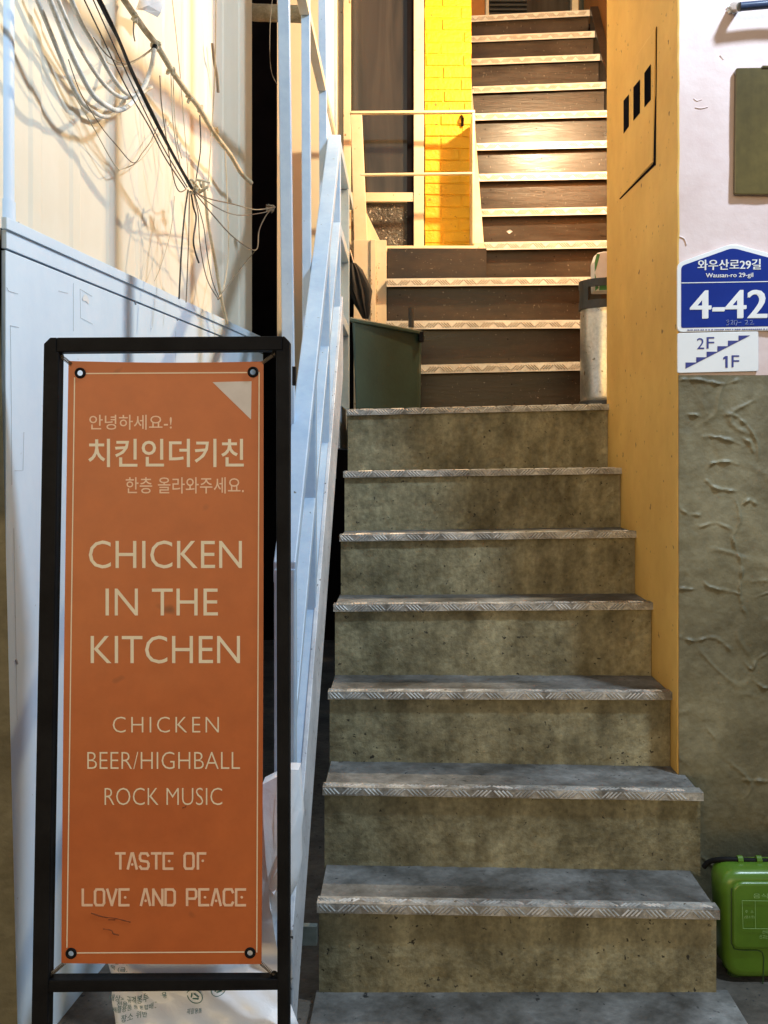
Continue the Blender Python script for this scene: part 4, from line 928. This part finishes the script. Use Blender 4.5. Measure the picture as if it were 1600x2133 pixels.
# ------------------------------------------------------------------ things on the landing
ZL = tops[6][0].z
kg = thing('keg', 'dented steel drinks keg with black rubber ends behind the orange wall edge', 'keg', (.815, 4.06, ZL))
kc = (.817, 4.07)
mb = MB(); mb.lathe([(.100, ZL + .035), (.106, ZL + .05), (.107, ZL + .06), (.107, ZL + .385), (.105, ZL + .40), (.107, ZL + .405), (.104, ZL + .425), (.09, ZL + .435), (.03, ZL + .445)], kc, 40); part('barrel', mb, M['steel'], kg, smooth=True)
mb = MB(); mb.lathe([(.108, ZL - .002), (.112, ZL + .01), (.112, ZL + .04), (.1075, ZL + .045)], kc, 40); part('base_ring', mb, M['rubber'], kg, smooth=True)
mb = MB(); zt = ZL + .41
def collar(z0, z1, a0=0, a1=2 * math.pi, r0=.102, r1=.113):
    n = 40; b = len(mb.v)
    for k in range(n + 1):
        a = a0 + (a1 - a0) * k / n
        for r, z in ((r0, z0), (r1, z0), (r1, z1), (r0, z1)): mb.v.append(Vector((kc[0] + r * math.cos(a), kc[1] + r * math.sin(a), z)))
    for k in range(n):
        for i in range(4): mb.f.append((b + k * 4 + i, b + k * 4 + (i + 1) % 4, b + k * 4 + 4 + (i + 1) % 4, b + k * 4 + 4 + i))
    mb.f.append((b, b + 1, b + 2, b + 3)); mb.f.append((b + n * 4 + 3, b + n * 4 + 2, b + n * 4 + 1, b + n * 4))
collar(zt, zt + .032); collar(zt + .085, zt + .115, R(0), R(360)); 
for c in (200, 20, 110, 290): collar(zt + .032, zt + .085, R(c - 18), R(c + 18))
part('top_ring', mb, M['rubber'], kg)
pk = thing('drink_carton', 'crumpled green and white carton standing on top of the keg', 'carton', (.82, 4.05, zt + .115))
zc = zt + .116
mb = MB(); xl_ = W(1238, 0, 4.02).x
pts = [W(1239, 606, 4.02), W(1262, 606, 4.02), W(1300, 604, 4.02), W(1300, 522, 4.02), W(1258, 524, 4.02), W(1244, 527, 4.02), W(1238, 545, 4.02), W(1238, 575, 4.02)]
mb.prism(pts, (0, .08, 0)); cbx = part('box', mb, M['carton'], pk, bevel=.003)
mb = MB()
for poly in ([(1240, 606), (1247, 600), (1240, 572), (1239, 570)], [(1248, 605), (1262, 604), (1300, 603), (1300, 580), (1262, 577), (1250, 585)], [(1242, 560), (1250, 530), (1243, 528), (1239, 546), (1239, 566)]): mb.add([W(x, y, 4.0185) for x, y in poly], [tuple(range(len(poly)))])
part('green_print', mb, M['carton_green'], cbx)

gb = thing('lidded_bin', 'dark green plastic bin with a sloping lid on the landing, left side', 'bin', (-.03, 4.1, ZL))
bl, br_ = W(741, 0, 3.92), W(872, 0, 4.12); z1l, z1r = W(0, 664, 3.90).z, W(0, 692, 4.12).z
tl_, tr2 = W(733, 0, 3.90), W(874, 0, 4.12)
dv = Vector((.012, .24, 0))
mb = MB(); q = lambda p, z: Vector((p.x, p.y, z))
mb.hexa([q(bl, ZL), q(br_, ZL), q(br_ + dv, ZL), q(bl + dv, ZL), q(tl_, z1l), q(tr2, z1r), q(tr2 + dv, z1r + .01), q(tl_ + dv, z1l + .01)])
part('body', mb, M['green_bin'], gb, bevel=.012, seg=3)
mb = MB(); ex = Vector((-.008, -.012, 0)); ex2 = Vector((.014, -.010, 0)); l0, l1 = tl_ + ex, tr2 + ex2
mb.hexa([q(l0, z1l - .012), q(l1, z1r - .012), q(l1 + dv * 1.05, z1r), q(l0 + dv * 1.05, z1l), q(l0, z1l + .006), q(l1, z1r + .004), q(l1 + dv * 1.05, z1r + .02), q(l0 + dv * 1.05, z1l + .022)])
part('lid', mb, M['green_bin'], gb, bevel=.004)
mb = MB(); p = W(876, 697, 4.115); mb.box(p.x - .006, p.x + .014, p.y - .015, p.y + .02, p.z - .03, p.z + .012); part('latch', mb, M['black'], gb, bevel=.003)
bh = thing('broom', 'black gripped broom handle sticking up behind the green bin', 'broom', (.03, 4.36, ZL))
mb = MB(); mb.tube([W(856.5, 682, 4.36), W(856.5, 641, 4.36)], .0125, 12); part('grip', mb, M['rubber'], bh, smooth=True)
mb = MB(); p = W(856.5, 682, 4.36); mb.tube([p, Vector((p.x, p.y + .03, ZL + .08))], .009, 10); part('handle', mb, M['steel'], bh, smooth=True)
mb = MB(); mb.box(p.x - .24, p.x - .03, p.y - .0, p.y + .06, ZL, ZL + .08); part('brush', mb, M['rubber'], bh, bevel=.006)
um = thing('umbrella', 'folded black umbrella propped by the cream plate behind the green bin', 'umbrella', W(752, 680, 4.6))
YU = 4.62
mb = MB(); ax = [(735, 548), (739, 562), (744, 585), (750, 606), (755, 632), (760, 652), (762, 664)]; rr = [.012, .028, .040, .046, .034, .022, .012]
base_ = [W(x, y, YU) for x, y in ax]; seg = 48
for i, (p, r) in enumerate(zip(base_, rr)):
    for k in range(seg):
        a = 2 * math.pi * k / seg; rad = r * (1 + .22 * math.sin(9 * a + i * .5) + .1 * math.sin(4 * a + i)); mb.v.append(p + Vector((math.cos(a), math.sin(a) * .6, 0)) * rad)
for i in range(len(ax) - 1):
    for k in range(seg): a = i * seg + k; b = i * seg + (k + 1) % seg; mb.f.append((a, b, b + seg, a + seg))
part('canopy', mb, M['umbrella'], um, smooth=True)
mb = MB(); mb.tube([W(722, 497, YU), W(740, 560, YU), W(764, 672, YU)], .004, 8); part('shaft', mb, M['steel'], um, smooth=True)
mb = MB(); mb.tube([W(718, 480, YU), W(729, 520, YU)], .010, 10); part('grip', mb, M['rubber'], um, smooth=True)
# dry leaf and screws on the steps
mb = MB(); mb.add([W(1055, 482, 5.05), W(1062, 478, 5.04), W(1068, 482, 5.04), (W(1061, 487, 5.045))], [(0, 1, 2, 3)])
tag(part('dry_leaf', mb, M['carton'], base=W(1061, 484, 5.045)), 'small pale dry leaf stuck to a wooden riser', 'leaf')
